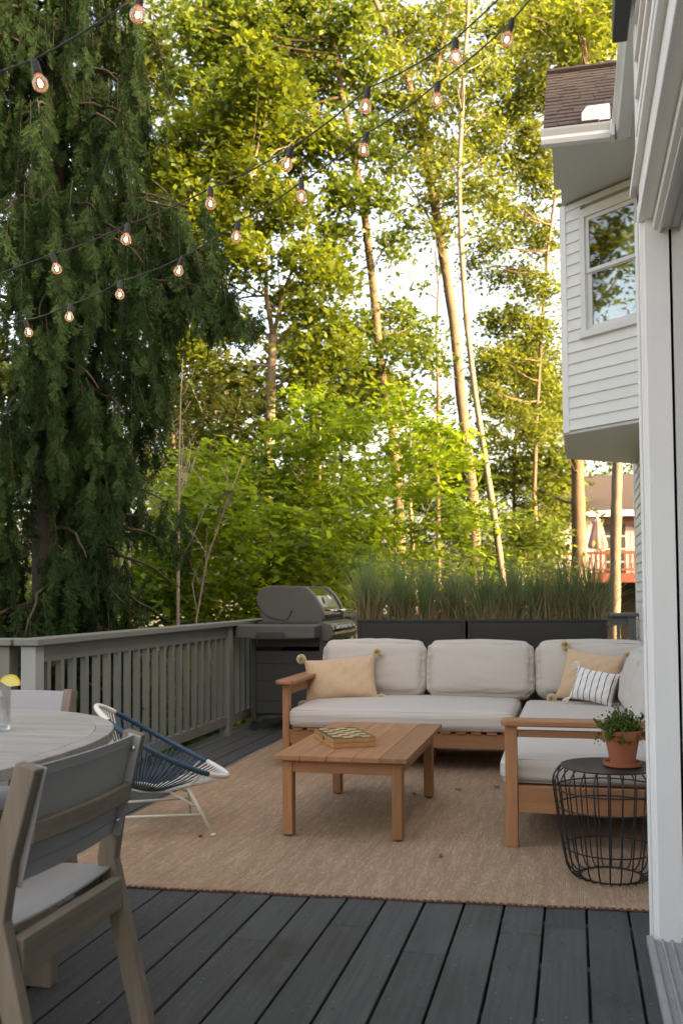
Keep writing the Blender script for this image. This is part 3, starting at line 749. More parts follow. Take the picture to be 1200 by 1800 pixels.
def chess_box():
    A, B, C_, D = (np.array(p) for p in ((-1.395, 5.155), (-1.205, 5.305), (-1.008, 4.930), (-1.198, 4.805)))
    c = (A + B + C_ + D) / 4; ux = (C_ - B + D - A) / 2; Lx = np.linalg.norm(ux); a = math.atan2(ux[1], ux[0]); Ly = (np.linalg.norm(B - A) + np.linalg.norm(C_ - D)) / 2
    z0 = .4115
    t = thing('chess_box', 'folded wooden chess box with checkered lid on the coffee table', 'chess box', (c[0], c[1], z0), a)
    Ly *= .97
    for k, (za, zb) in enumerate(((0, .0235), (.0245, .046))):
        MB().box(-Lx / 2, Lx / 2, -Ly / 2, Ly / 2, za, zb).build('box_half', M['chess_side'], t, bevel=.002, world=False)
    MB().box(-Lx / 2 + .002, Lx / 2 - .002, -Ly / 2 + .002, Ly / 2 - .002, .0461, .0478).build('lid_inlay', M['chess_dark'], t, world=False)
    nx, ny = 8, 4; sx = (Lx - .05) / nx; sy = (Ly - .034) / ny; pr = None
    for i in range(nx):
        for j in range(ny):
            if (i + j) % 2: continue
            if pr is None: o = pr = MB().box(-sx / 2, sx / 2, -sy / 2, sy / 2, .0479, .0489).build('light_square', M['chess_light'], t, world=False)
            else: o = pr.copy(); COL.objects.link(o)
            o.location = (-Lx / 2 + .025 + sx * (i + .5), -Ly / 2 + .017 + sy * (j + .5), 0)
    MB().box(-.012, .012, -Ly / 2 - .003, -Ly / 2 - .0003, .014, .034).build('clasp', M['brass'], t, world=False)
chess_box()

# ------------------------------------------------------------------ wire side table, pot, herb
def side_table():
    cx, cy = .130, 4.245; H = .47
    t = thing('wire_side_table', 'black wire basket side table beside the white door post', 'side table', (cx, cy, RZ))
    MB().lathe([(.0, H - .006), (.196, H - .006), (.199, H - .003), (.199, H), (.0, H)], (cx, cy, 0), 48).build('table_top', M['black'], t)
    def rad(z):
        return .165 + .068 * (z / .40) ** .75 if z < .40 else .233 - .036 * ((z - .40) / .065) ** 2.2
    prof = [(.125, RZ + .003), (.150, RZ + .006), (.168, RZ + .022)] + [(rad(z), z) for z in np.linspace(.06, .40, 8)] + [(rad(z), z) for z in (.425, .445, .458)] + [(.197, .463)]
    n = 26
    for k in range(n):
        an = 2 * pi * (k + .3) / n
        MB().tube([(cx + r * cos(an), cy + r * sin(an), z) for r, z in prof], .0033, 6).build('wire', M['black'], t, smooth=True)
    for z, r in ((RZ + .004, .126), (.13, None), (.375, None), (.30, None)):
        r = r or rad(z) - .006
        MB().tube([(cx + r * cos(a), cy + r * sin(a), z) for a in np.linspace(0, 2 * pi, 41)[:-1]], .0034, 6, closed=True).build('ring', M['black'], t, smooth=True)
    # pot
    px_, py_ = .185, 4.235
    p = thing('flower_pot', 'terracotta flower pot standing on its saucer on the wire side table', 'flower pot', (px_, py_, H))
    MB().lathe([(.0, H + .001), (.068, H + .001), (.076, H + .006), (.078, H + .022), (.072, H + .022), (.066, H + .010), (.0, H + .010)], (px_, py_, 0), 40).build('saucer', M['terra'], p, smooth=False)
    MB().lathe([(.0, H + .011), (.050, H + .011), (.069, H + .112), (.070, H + .114), (.078, H + .115), (.080, H + .150), (.073, H + .151), (.068, H + .122), (.0, H + .122)], (px_, py_, 0), 40).build('pot', M['terra'], p)
    MB().lathe([(.0, H + .138), (.066, H + .134), (.068, H + .1225)], (px_, py_, 0), 24).build('soil', M['soil'], p)
    # herb
    hb = thing('potted_herb', 'small lacy green herb growing in the terracotta pot', 'plant', (px_, py_, H + .13))
    g = np.random.default_rng(5); st = MB(); C = []; Nn = []
    for k in range(110):
        an = g.uniform(0, 2 * pi); L = g.uniform(.035, .095); out = g.uniform(.1, 1.0); dr = g.uniform(0, 1) ** 2 * (out > .6)
        p0 = np.array([px_ + .05 * g.uniform(-1, 1), py_ + .05 * g.uniform(-1, 1), H + .13]); pts = [p0]
        d = np.array([cos(an) * out, sin(an) * out, 1.0 - .4 * out]); d /= np.linalg.norm(d)
        for q in range(6):
            pts.append(pts[-1] + d * L / 6 * 1.2); d = d + np.array([0, 0, -.35 * out - .5 * dr]); d /= np.linalg.norm(d)
        st.tube(pts, .0011, 4)
        for q in range(1, 7):
            for r_ in range(7): C.append(pts[q] + g.normal(0, .0075, 3)); Nn.append(g.normal(0, 1, 3) + np.array([0, 0, .8]))
    st.build('stem', M['herb'], hb, kind='stuff')
    V, F = leaves(np.array(C), np.array(Nn), g.uniform(.005, .0095, len(C)), g); link('foliage', np_mesh('foliage', V, F), M['herb'], hb)

def leaves(C, Nn, size, g, aspect=.55):
    """rhombic leaf faces at C with normals Nn"""
    n = len(C); Nn = Nn / (np.linalg.norm(Nn, axis=1, keepdims=True) + 1e-9)
    a = np.cross(Nn, g.normal(size=(n, 3))); a /= (np.linalg.norm(a, axis=1, keepdims=True) + 1e-9); b = np.cross(Nn, a)
    s = np.asarray(size).reshape(-1, 1)
    V = np.stack([C + a * s, C + b * s * aspect + Nn * s * .12, C - a * s, C - b * s * aspect + Nn * s * .12], 1).reshape(-1, 3)
    return V, np.arange(4 * n).reshape(n, 4)
side_table()

# ------------------------------------------------------------------ dining set
def dining_chair(label, loc, rz, mat=None):
    sm = mat or M['sling']
    t = thing('dining_chair', label, 'chair', (loc[0], loc[1], 0), rz, 'weathered wood dining chairs')
    X, Y, Z = M['grey_x'], M['grey_y'], M['grey_z']; B = lambda mb, n, m, **k: mb.build(n, m, t, world=False, **k)
    for s in (-1, 1):
        x = .272 * s
        B(MB().sweep([(x, -.335, .001), (x, -.255, .33), (x, -.225, .46), (x, -.245, .60), (x, -.305, .815)], .038, .054, (1, 0, 0)), 'leg', Z, bevel=.004)
        B(MB().sweep([(x, .20, .001), (x, .20, .40)], .038, .052, (1, 0, 0)), 'leg', Z, bevel=.004)
        B(MB().sweep([(x, -.205, .385), (x, .228, .402)], .040, .070, (1, 0, 0)), 'side_rail', Y, bevel=.003)
    B(MB().box(-.2495, .2495, -.278, -.245, .330, .415), 'back_rail', X, bevel=.003)
    B(MB().box(-.2495, .2495, .19, .22, .36, .425), 'front_rail', X, bevel=.003)
    pts = [(q * .2495, -.292 - .018 * (1 - q * q), .655) for q in np.linspace(-1, 1, 9)]
    B(MB().sweep(pts, .048, .022, (0, 0, 1)), 'back_slat', X, bevel=.003)
    # slings: thin curved sheets
    def sheet(fn, nu, nv, th):
        V = []; F = []
        for k in (0, 1):
            for i in range(nu):
                for j in range(nv): V.append(fn(i / (nu - 1), j / (nv - 1), k * th))
        q = nu * nv
        for i in range(nu - 1):
            for j in range(nv - 1):
                a = i * nv + j; F += [(a, a + nv, a + nv + 1, a + 1), (q + a + 1, q + a + nv + 1, q + a + nv, q + a)]
        for i in range(nu - 1): F += [(i * nv, i * nv + q, (i + 1) * nv + q, (i + 1) * nv), ((i + 1) * nv - 1, (i + 2) * nv - 1, (i + 2) * nv - 1 + q, (i + 1) * nv - 1 + q)]
        for j in range(nv - 1): F += [(j, j + 1, j + 1 + q, j + q), ((nu - 1) * nv + j, (nu - 1) * nv + j + q, (nu - 1) * nv + j + 1 + q, (nu - 1) * nv + j + 1)]
        return MB().add(V, F)
    def yb(z): return -.232 - (z - .49) * .235
    B(sheet(lambda u, v, k: ((u - .5) * .497, yb(.535 + .275 * v) - .016 * (1 - (2 * u - 1) ** 2) + k - .006, .535 + .275 * v), 14, 10, .006), 'back_sling', sm, smooth=False)
    B(sheet(lambda u, v, k: ((u - .5) * .54, -.24 + .46 * v, .437 - .012 * (1 - (2 * u - 1) ** 2) - .006 * sin(pi * v) + k), 14, 10, .006), 'seat_sling', sm)
    for z in (.572, .785):
        B(MB().box(-.222, .222, yb(z) - .0255, yb(z) - .0235, z - .003, z + .003) if False else sheet(lambda u, v, k: ((u - .5) * .495, yb(z - .004 + .008 * v) - .016 * (1 - (2 * u - 1) ** 2) + k - .0085, z - .004 + .008 * v), 14, 2, .002), 'hem_seam', M['sling_pale'])
    for s in (-1, 1):
        B(MB().boxr((s * .2485, yb(.67) - .010, .672), (.005, .040, .285), rotx(math.atan(.235))), 'sling_binding', sm, bevel=.002)
        for z in (.772, .572):
            R = roty(-s * pi / 2)
            B(MB().lathe([(.0, .004), (.005, .0035), (.009, .001), (.009, 0)], (s * .2458, yb(z) - .012, z), 12, R), 'screw', M['chrome'], smooth=True)
    return t
dining_chair('weathered wood dining chair with grey sling seat in the left foreground, back to camera', (-1.515, 2.265), radians(90))
dining_chair('weathered wood dining chair beyond the table, only its pale sling top showing', (-2.27, 3.29), radians(180), M['sling_pale'])

def dining_table():
    cx, cy, a, b = -2.19, 2.50, .775, .945; zt = .755
    t = thing('dining_table', 'weathered grey wood dining table with rounded slatted top at left', 'table', (cx, cy, 0))
    n = 15; edges = np.linspace(-b, b, n + 1)
    half = lambda y: a * max(0.02, 1 - abs(y / b) ** 2.2) ** (1 / 2.2)
    rim = .055
    for i in range(n):
        y0, y1 = edges[i] + .0015, edges[i + 1] - .0015
        ys = np.linspace(y0, y1, 5); k = 1 - rim / a
        poly = [(cx + half(y) * k, cy + y * k, 0) for y in ys] + [(cx - half(y) * k, cy + y * k, 0) for y in ys[::-1]]
        dz = random.uniform(-.0008, .0008)
        MB().prism(poly, (0, 0, zt - .026), (0, 0, zt + dz)).build('top_plank', M['grey_top'], t, bevel=.0018)
    # outer rim
    an = np.linspace(0, 2 * pi, 73)[:-1]
    sgn = lambda v: (v > 0) - (v < 0)
    O = [(sgn(cos(q)) * a * abs(cos(q)) ** (2 / 2.2), sgn(sin(q)) * b * abs(sin(q)) ** (2 / 2.2)) for q in an]; k = 1 - rim / a
    V = []; m_ = len(O)
    for (sc_, z) in ((1, zt - .032), (1, zt), (k + .001, zt), (k + .001, zt - .032)):
        V += [(cx + x * sc_, cy + y * sc_, z) for x, y in O]
    F = [(r * m_ + i, r * m_ + (i + 1) % m_, ((r + 1) % 4) * m_ + (i + 1) % m_, ((r + 1) % 4) * m_ + i) for r in range(4) for i in range(m_)]
    MB().add(V, F).build('rim', M['grey_top'], t, bevel=.003)
    for sx in (-1, 1):
        for sy in (-1, 1):
            lx, ly = cx + sx * .56, cy + sy * .24
            MB().sweep([(lx, ly, .001), (lx, ly, zt - .10)], .05, .11, (0, 1, 0)).build('leg', M['grey_z'], t, bevel=.004)
    for sy in (-1, 1): box('apron', M['grey_x'], t, cx - .50, cx + .50, cy + sy * .24 - .02, cy + sy * .24 + .02, zt - .098, zt - .034)
    box('stretcher', M['grey_y'], t, cx - .03, cx + .03, cy - .218, cy + .218, .30, .36)
    # glass of water with lemon
    gx, gy = -1.853, 2.865
    gl = thing('drinking_glass', 'clear tumbler of iced water at the left edge of the dining table', 'glass', (gx, gy, zt + .001))
    z0 = zt + .0015; r = .036; hgt = .148
    MB().lathe([(.0, z0), (r - .004, z0), (r - .001, z0 + .003), (r, z0 + .02), (r + .002, z0 + hgt), (r - .001, z0 + hgt), (r - .0025, z0 + .022), (r - .008, z0 + .016), (.0, z0 + .015)], (gx, gy, 0), 40).build('tumbler', M['glass'], gl, smooth=True)
    MB().lathe([(.0, z0 + .0165), (r - .009, z0 + .0175), (r - .0032, z0 + .024), (r - .002, z0 + .105), (.0, z0 + .105)], (gx, gy, 0), 32).build('water', M['water'], gl, smooth=True)
    g = np.random.default_rng(3)
    for k in range(4):
        MB().boxr((gx + g.uniform(-.012, .012), gy + g.uniform(-.012, .012), z0 + .045 + .025 * k), (.02, .02, .02), rotz(g.uniform(0, 3)) @ rotx(g.uniform(0, 3))).build('ice_cube', M['ice'], gl, bevel=.003)
    lc = np.array([gx + .036, gy + .008, z0 + hgt + .008])
    lm = thing('lemon_wedge', 'yellow lemon slice perched on the rim of the water glass', 'lemon', tuple(lc))
    ang = np.linspace(radians(8), radians(172), 18); R = rotz(radians(14)) @ roty(radians(12))
    def ringp(rr, y): return [lc + R @ np.array([rr * cos(q), y, rr * sin(q) - .006]) for q in ang]
    mb = MB(); o1, o2, i1, i2 = ringp(.034, -.007), ringp(.034, .007), ringp(.030, -.007), ringp(.030, .007); n_ = len(ang)
    V = o1 + o2 + i2 + i1; F = [(r_ * n_ + i, r_ * n_ + i + 1, ((r_ + 1) % 4) * n_ + i + 1, ((r_ + 1) % 4) * n_ + i) for r_ in range(4) for i in range(n_ - 1)]
    F += [(0, n_, 2 * n_, 3 * n_), (n_ - 1, 4 * n_ - 1, 3 * n_ - 1, 2 * n_ - 1)]
    mb.add(V, F).build('rind', M['lemon_rind'], lm)
    c1 = lc + R @ np.array([0, -.0065, -.012]); c2 = lc + R @ np.array([0, .0065, -.012])
    V = [c1] + ringp(.0298, -.0062) + [c2] + ringp(.0298, .0062); F = [(0, i + 2, i + 1) for i in range(n_ - 1)] + [(n_ + 1, n_ + 2 + i, n_ + 3 + i) for i in range(n_ - 1)]
    F += [(1 + i, 2 + i, n_ + 3 + i, n_ + 2 + i) for i in range(n_ - 1)] + [(0, 1, n_ + 2, n_ + 1), (n_, 0, n_ + 1, 2 * n_ + 1)]
    MB().add(V, F).build('flesh', M['lemon_flesh'], lm)
dining_table()

# ------------------------------------------------------------------ string chair
def string_chair():
    t = thing('string_chair', 'low round white and blue string chair with cream metal legs, half behind the dining chair', 'chair', (-2.07, 4.66, 0), radians(22))
    B = lambda mb, n, m, **k: mb.build(n, m, t, world=False, smooth=True, **k)
    def ring(a):   # a=0 front, pi back
        f = cos(a); wd = .275 * sin(a) * (1 - .10 * f)
        x = .33 * f; z = .435 - .185 * f + .03 * (f * f - .5)
        return np.array([x, wd, z])
    # coloured lengths of the wound ring: white back, blue flanks, white front
    segs = [(-.80, .80, 'cord_white'), (.80, 2.45, 'cord_blue'), (2.45, 2 * pi - 2.45, 'cord_white'), (2 * pi - 2.45, 2 * pi - .80, 'cord_blue')]
    for a0, a1, mt in segs: B(MB().tube([ring(a) for a in np.linspace(a0, a1, 22)], .0135, 10), 'ring_wrap', M[mt])
    hub = np.array([-.10, 0, .205])
    def inner(a): return hub + np.array([.075 * cos(a), .095 * sin(a), .012 - .012 * cos(a)])
    B(MB().tube([inner(a) for a in np.linspace(0, 2 * pi, 25)[:-1]], .008, 8, closed=True), 'inner_ring', M['rod'])
    n = 84
    for k in range(n):
        a = 2 * pi * (k + .5) / n; a_ = a
        mt = 'cord_white' if (a < .80 or a > 2 * pi - .80 or 2.45 < a < 2 * pi - 2.45) else 'cord_blue'
        p, q = ring(a), inner(a); md = (p + q) / 2 + np.array([0, 0, -.022]) 
        q2 = (p * .25 + md * .75 + q * .0); B(MB().tube([p, p * .45 + md * .55 + np.array([0, 0, -.004]), md * .5 + q * .5 + np.array([0, 0, -.006]), q], .0036, 5, caps=False), 'cord', M[mt])
    r = .0085
    feet = []
    for s in (-1, 1):
        fr = ring(s * .95) + np.array([0, 0, -.012]); foot_f = np.array([.255 if s < 0 else .14, s * .225, .014]); top_f = np.array([.10, s * .17, .245])
        B(MB().tube([fr, (fr + top_f) / 2 + np.array([0, 0, -.02]), top_f, (top_f + inner(s * .6)) / 2 + np.array([0, 0, -.01]), inner(s * .7)], r, 8), 'seat_rod', M['rod'])
        B(MB().tube([top_f + np.array([.02, 0, .015]), foot_f], r, 8), 'leg', M['rod'])
        top_b = ring(s * 2.2) + np.array([.05, 0, -.03]); foot_b = np.array([-.255, s * .20, .014])
        B(MB().tube([inner(s * 2.4), np.array([-.20, s * .14, .235]), foot_b], r, 8), 'leg', M['rod'])
        B(MB().tube([top_f * .42 + foot_f * .58, np.array([-.20, s * .14, .235]) * .42 + foot_b * .58], r * .8, 8), 'stretcher', M['rod'])
        B(MB().tube([top_f * .6 + foot_f * .4, np.array([.02, s * .1, .222])], r * .8, 8), 'brace', M['rod'])
        feet += [foot_f, foot_b]
    for f in feet:
        zf = RZ if f[0] > 0 else .001
        B(MB().lathe([(.0, zf - .0), (.014, zf), (.015, zf + .008), (.009, zf + .014)], (f[0], f[1], 0), 12), 'foot', M['rod'])
string_chair()

# ------------------------------------------------------------------ grill
def grill():
    t = thing('gas_grill', 'grey and black gas grill on casters against the deck railing', 'grill', (-2.45, 8.6, 0))
    gg, gd = M['grill_grey'], M['grill_dark']
    x0, x1, y0, y1 = -2.78, -2.12, 8.16, 9.15
    for x in (x0 + .02, x1 - .02):
        for y in (y0 + .02, y1 - .02): box('cart_post', gd, t, x - .02, x + .02, y - .02, y + .02, .09, .80, bevel=.004)
    for y in (y0 + .012, y1 - .02):
        for (z0, z1) in ((.15, .262), (.2635, .44), (.4415, .585), (.5865, .70)):
            box('side_panel', gd, t, x0 + .0405, x1 - .0405, y - .004, y + .008, z0, z1, bevel=.003)
    box('base_shelf', gd, t, x0 + .005, x1 - .005, y0 + .041, y1 - .041, .13, .15)
    box('door_panel', gg, t, x1 - .016, x1 - .004, y0 + .042, y1 - .042, .15, .76, bevel=.004)
    box('back_panel', gd, t, x0 + .004, x0 + .012, y0 + .042, y1 - .042, .15, .74, bevel=.003)
    for x in (x0 + .02, x1 - .02):
        for y in (y0 + .02, y1 - .02):
            box('caster_fork', gd, t, x - .016, x + .016, y - .016, y + .016, .055, .0895, bevel=.004)
            MB().lathe([(.0, -.016), (.036, -.016), (.040, -.010), (.040, .010), (.036, .016), (.0, .016)], (x, y, .0415), 20, rotx(pi / 2)).build('caster_wheel', M['rubber'], t, smooth=False)
    box('gap_shade_block', gd, t, x0 + .045, x1 - .045, y0 + .03, y1 - .045, .735, .80, bevel=.006)  # dark block filling the open gap below the firebox, stands in for its shade
    # firebox, end caps, lid
    MB().prism([(x0 + .05, 0, .80), (x1 - .03, 0, .80), (x1 - .02, 0, .955), (x0 + .03, 0, .955)], (0, y0 + .08, 0), (0, y1 - .02, 0)).build('firebox', gd, t, bevel=.01)
    prof = [(x0 + .06, .945), (x0 + .045, 1.02), (x0 + .015, 1.09), (x0 + .004, 1.16), (x0 + .018, 1.22), (x0 + .06, 1.258), (x0 + .16, 1.275), (x0 + .40, 1.270), (x0 + .47, 1.262), (x0 + .545, 1.19), (x0 + .605, 1.09), (x0 + .625, 1.02), (x0 + .625, .965), (x0 + .60, .945)]
    P = [(x, 0, z) for x, z in prof]
    lid = MB().prism([(x + (.006 if x < x0 + .3 else -.012), 0, z - (.010 if z > 1.0 else 0)) for x, _, z in P], (0, y0 + .20, 0), (0, y1 - .10, 0)).build('lid', M['enamel'], t, bevel=.006)
    for (a, b) in ((y0 + .13, y0 + .199), (y1 - .099, y1 - .03)):
        MB().prism(P, (0, a, 0), (0, b, 0)).build('lid_end_cap', gg, t, bevel=.012)
    # pivot groove on the near end cap
    gpts = [(x0 + .02, y0 + .129, 1.10), (x0 + .07, y0 + .128, 1.03), (x0 + .15, y0 + .128, .985), (x0 + .24, y0 + .128, .965), (x0 + .30, y0 + .128, .975), (x0 + .33, y0 + .128, 1.03)]
    MB().tube(gpts, .004, 6).build('pivot_groove', M['rubber'], lid)
    MB().lathe([(.0, 0), (.011, 0), (.011, .006), (.0, .006)], (x0 + .335, y0 + .130, 1.04), 12, rotx(pi / 2)).build('pivot_bolt', M['rubber'], lid)
    hx = x1 + .055
    MB().tube([(hx, y0 + .22, 1.045), (hx, y1 - .12, 1.045)], .014, 12).build('handle', M['chrome'], lid, smooth=True)
    for y in (y0 + .26, y1 - .16): MB().tube([(hx - .10, y, 1.055), (hx, y, 1.045)], .009, 8).build('handle_mount', M['chrome'], lid, smooth=True)
    MB().lathe([(.0, 0), (.035, 0), (.037, .006), (.0, .010)], (x1 - .085, (y0 + y1) / 2 + .03, 1.165), 20, roty(radians(50))).build('thermometer', M['chrome'], lid)
    box('badge', M['chrome'], lid, x1 - .112, x1 - .098, y0 + .26, y0 + .32, 1.10, 1.13, bevel=.002)
    # control panel with knobs
    cp = MB().prism([(x1 - .06, 0, .785), (x1 + .035, 0, .785), (x1 + .085, 0, .835), (x1 + .045, 0, .935), (x1 - .02, 0, .955), (x1 - .06, 0, .945)], (0, y0 + .02, 0), (0, y1 - .01, 0)).build('control_panel', gg, t, bevel=.006)
    MB().prism([(x1 + .0835, 0, .8415), (x1 + .0875, 0, .8435), (x1 + .0505, 0, .932), (x1 + .0465, 0, .930)], (0, y0 + .06, 0), (0, y1 - .05, 0)).build('panel_face', M['enamel'], cp)
    nrm = roty(radians(68))
    for i in range(4):
        y = y0 + .20 + i * .19
        MB().lathe([(.030, 0), (.032, .004), (.024, .010), (.021, .034), (.018, .038), (.0, .038)], (x1 + .068, y, .888), 18, nrm).build('knob', M['steel'], cp)
    # near side table (folding shelf) and its tool hooks
    sh = box('side_shelf', gg, t, x0 - .072, x1 - .02, y0 - .22, y0 + .015, .815, .935, bevel=.014)
    MB().prism([(x0 + .10, 0, .816), (x0 + .40, 0, .816), (x0 + .37, 0, .872), (x0 + .13, 0, .872)], (0, y0 - .2255, 0), (0, y0 - .2205, 0)).build('shelf_recess', gd, sh, bevel=.002)
    for x in (x0 + .14, x0 + .25, x0 + .36): box('tool_hook', M['rubber'], sh, x - .006, x + .006, y0 - .236, y0 - .226, .818, .832, bevel=.002)
    box('side_shelf', gg, t, x0 + .02, x1 - .02, y1 + .001, y1 + .26, .83, .935, bevel=.014)
grill()

# ------------------------------------------------------------------ planters with ornamental grass
def planter(label, x0, x1, y0, y1, zt):
    t = thing('planter_box', label, 'planter', ((x0 + x1) / 2, (y0 + y1) / 2, 0), group='black planters behind the sofa')
    P = M['planter']
    box('front_panel', P, t, x0, x1, y0, y0 + .012, .012, zt - .02); box('back_panel', P, t, x0, x1, y1 - .012, y1, .012, zt - .02)
    box('side_panel', P, t, x0, x0 + .012, y0 + .0125, y1 - .0125, .012, zt - .02); box('side_panel', P, t, x1 - .012, x1, y0 + .0125, y1 - .0125, .012, zt - .02)
    MB().box(x0 - .006, x1 + .006, y0 - .008, y0 + .022, zt - .0195, zt).box(x0 - .006, x1 + .006, y1 - .022, y1 + .008, zt - .0195, zt).box(x0 - .006, x0 + .022, y0 + .0221, y1 - .0221, zt - .0195, zt).box(x1 - .022, x1 + .006, y0 + .0221, y1 - .0221, zt - .0195, zt).build('rim', P, t, bevel=.003)
    box('front_stile', P, t, x0, x0 + .03, y0 - .006, y0 - .0005, .012, zt - .0205); box('front_stile', P, t, x1 - .03, x1, y0 - .006, y0 - .0005, .012, zt - .0205)
    box('base', P, t, x0 + .03, x1 - .03, y0 + .03, y1 - .03, 0.001, .0115)
    box('soil', M['soil'], t, x0 + .0125, x1 - .0125, y0 + .0125, y1 - .0125, zt - .12, zt - .045, bevel=0)
PZ = .968
planter('black metal planter box behind the sofa, the one next to the grill', -1.85, -.905, 8.30, 8.72, PZ)
planter('black metal planter box behind the sofa, the one nearer the house', -.885, .262, 8.30, 8.72, PZ)
def blades(n, c, hgt, spread, g, wd, nseg=6, droop=1.0, base=.05):
    an = g.uniform(0, 2 * pi, n); out = g.uniform(.05, 1, n) ** 1.2 * spread; L = hgt * g.uniform(.6, 1.15, n)
    p = np.stack([c[0] + base * g.normal(size=n), c[1] + base * .8 * g.normal(size=n), np.full(n, c[2])], 1)
    d = np.stack([np.cos(an) * out, np.sin(an) * out * .8, np.ones(n)], 1); d /= np.linalg.norm(d, axis=1, keepdims=True)
    side = np.stack([-np.sin(an + g.normal(0, .8, n)), np.cos(an), np.zeros(n)], 1); side /= np.linalg.norm(side, axis=1, keepdims=True)
    rows = []; k = g.uniform(.3, 1.3, n)[:, None] * droop
    for q in range(nseg + 1):
        f = q / nseg; w_ = wd * (1 - f ** 2 * .95); rows.append((p - side * w_, p + side * w_))
        p = p + d * (L / nseg)[:, None]; d = d + np.array([0, 0, -1.0]) * (.05 + .28 * f ** 1.5) * k * (.3 + out[:, None]) + .10 * k * np.stack([np.cos(an), np.sin(an), 0 * an], 1) * f; d /= np.linalg.norm(d, axis=1, keepdims=True)
    V = np.stack([np.stack(r, 1) for r in rows], 1)   # n, seg+1, 2, 3
    V = V.reshape(-1, 3); m_ = (nseg + 1) * 2; b = (np.arange(n) * m_)[:, None, None]; q = np.arange(nseg)[None, :, None] * 2
    F = (b + q + np.array([0, 1, 3, 2])[None, None, :]).reshape(-1, 4); return V, F
GX = [(-1.79, 'leftmost clump of tall ornamental grass, beside the grill lid'), (-1.52, 'second grass clump from the grill in the black planter'), (-1.26, 'third grass clump from the grill in the black planter'),
      (-1.02, 'grass clump just left of the seam between the two planters'), (-.76, 'grass clump just right of the seam between the two planters'), (-.52, 'grass clump in the middle of the right-hand planter, left of the leaning trunk'),
      (-.29, 'grass clump right of centre in the right-hand planter'), (-.06, 'second grass clump from the house end of the planter'), (.13, 'grass clump at the house end of the planter, arching over the railing')]
for i, (x, lb) in enumerate(GX):
    g = np.random.default_rng(40 + i); y = 8.50 + g.uniform(-.06, .06)
    t = thing('ornamental_grass', lb, 'grass', (x, y, PZ - .05), group='ornamental grass clumps in the planters')
    V, F = blades(210, (x, y, PZ - .05), .70 + g.uniform(-.16, .08), .80, g, .0046, droop=1.9, base=.020); link('green_blades', np_mesh('b', V, F), M['grass'], t)
    V, F = blades(300, (x, y, PZ - .05), .38 + g.uniform(-.08, .10), .8, g, .0030, droop=1.5, base=.06); link('dry_blades', np_mesh('b', V, F), M['straw'], t)

# ------------------------------------------------------------------ dry leaves fallen on the rug
for (px_, py_, lb) in ((805, 1389, 'curled dry leaf on the rug right of the coffee table'), (353, 1471, 'rust-coloured dry leaf on the rug near the string chair foot'),
                       (872, 1384, 'tiny dry leaf on the rug just left of the teak arm post'), (774, 1506, 'small dry leaf on the rug in front of the coffee table, toward the camera'), (727, 1396, 'dry leaf on the rug beneath the coffee table')):
    v = np.array([(px_ - 600) / FPX, (CY - py_) / FPX, 1.0]) @ CAMR; p = np.array([0, 0, CAMH]) + (.012 - CAMH) / v[2] * v
    g = np.random.default_rng(px_); R = rotz(g.uniform(0, 6)) @ rotx(.12); q = np.linspace(-1, 1, 7); V = []; F = []
    for i, u in enumerate(q):
        wd = .010 * (1 - u * u) ** .6 + .0006
        V += [p + R @ np.array([u * .02, -wd, .006 * abs(u) + .004]), p + R @ np.array([u * .02, 0, .005 * u * u]), p + R @ np.array([u * .02, wd, .006 * abs(u) + .005])]
    for i in range(6): F += [(3 * i, 3 * i + 3, 3 * i + 4, 3 * i + 1), (3 * i + 1, 3 * i + 4, 3 * i + 5, 3 * i + 2)]
    o = MB().add(V, F).build('dry_leaf', M['dry_leaf']); sm = o.modifiers.new('thickness', 'SOLIDIFY'); sm.thickness = .0008
    tag(o, lb, 'leaf', 'dry leaves fallen on the rug')

# ------------------------------------------------------------------ string lights
def strand(label, pts, n_extra, ends):
    """pts: bulb centres; cable passes .082 above each; ends: extra cable points left and right"""
    t = thing('string_light', label, 'string light', tuple(pts[0]), group='strings of globe lights above the deck')
    cable = []
    tops = [np.array(p) + np.array([0, 0, .062]) for p in pts]
    allp = [np.array(ends[0])] + tops + [np.array(ends[1])]
    for i in range(len(allp) - 1):
        for f in np.linspace(0, 1, 6)[:-1]: cable.append(allp[i] * (1 - f) + allp[i + 1] * f + np.array([0, 0, -.010 * 4 * f * (1 - f)]))
    cable.append(allp[-1]); MB().tube(cable, .0026, 6).build('cable', M['socket'], t, smooth=True)
    for i, (p, q) in enumerate(zip(pts, tops)):
        p = np.array(p); g = np.random.default_rng(i + 3); R = rotx(g.normal(0, .10)) @ roty(g.normal(0, .12) + .12)
        c = q + R @ np.array([0, 0, -.062])
        MB().lathe([(.0, .066), (.008, .065), (.0085, .059), (.0105, .056), (.0112, .030), (.0105, .026), (.0, .026)], c, 14, R).build('socket', M['socket'], t, smooth=False)
        b = MB().lathe([(.0095, .0255), (.0105, .0200), (.0150, .0148), (.0188, .0085), (.0205, 0), (.0188, -.0085), (.0141, -.0149), (.0075, -.0192), (.0, -.0205)], c, 20, R).build('bulb', M['bulb_glass'], t, smooth=True)
        MB().lathe([(.0, .0258), (.0085, .0256), (.0085, .0215), (.005, .019), (.0, .019)], c, 12, R).build('bulb_cap', M['brass'], b)
        MB().lathe([(.0, .010), (.003, .007), (.0046, .002), (.0042, -.003), (.002, -.006), (.0, -.007)], c, 10, R).build('filament', M['filament'], b, smooth=True)
S1 = [(60, 146), (247, 28)]
S2 = [(93, 473), (225, 422), (370, 360), (513, 290), (647, 188), (800, 105)]
S3 = [(45, 585), (125, 558), (211, 519), (321, 477), (419, 417), (530, 348), (644, 265), (769, 178), (900, 70)]
d2 = np.linspace(3.9, 2.9, 6); d3 = np.linspace(4.6, 3.0, 9)
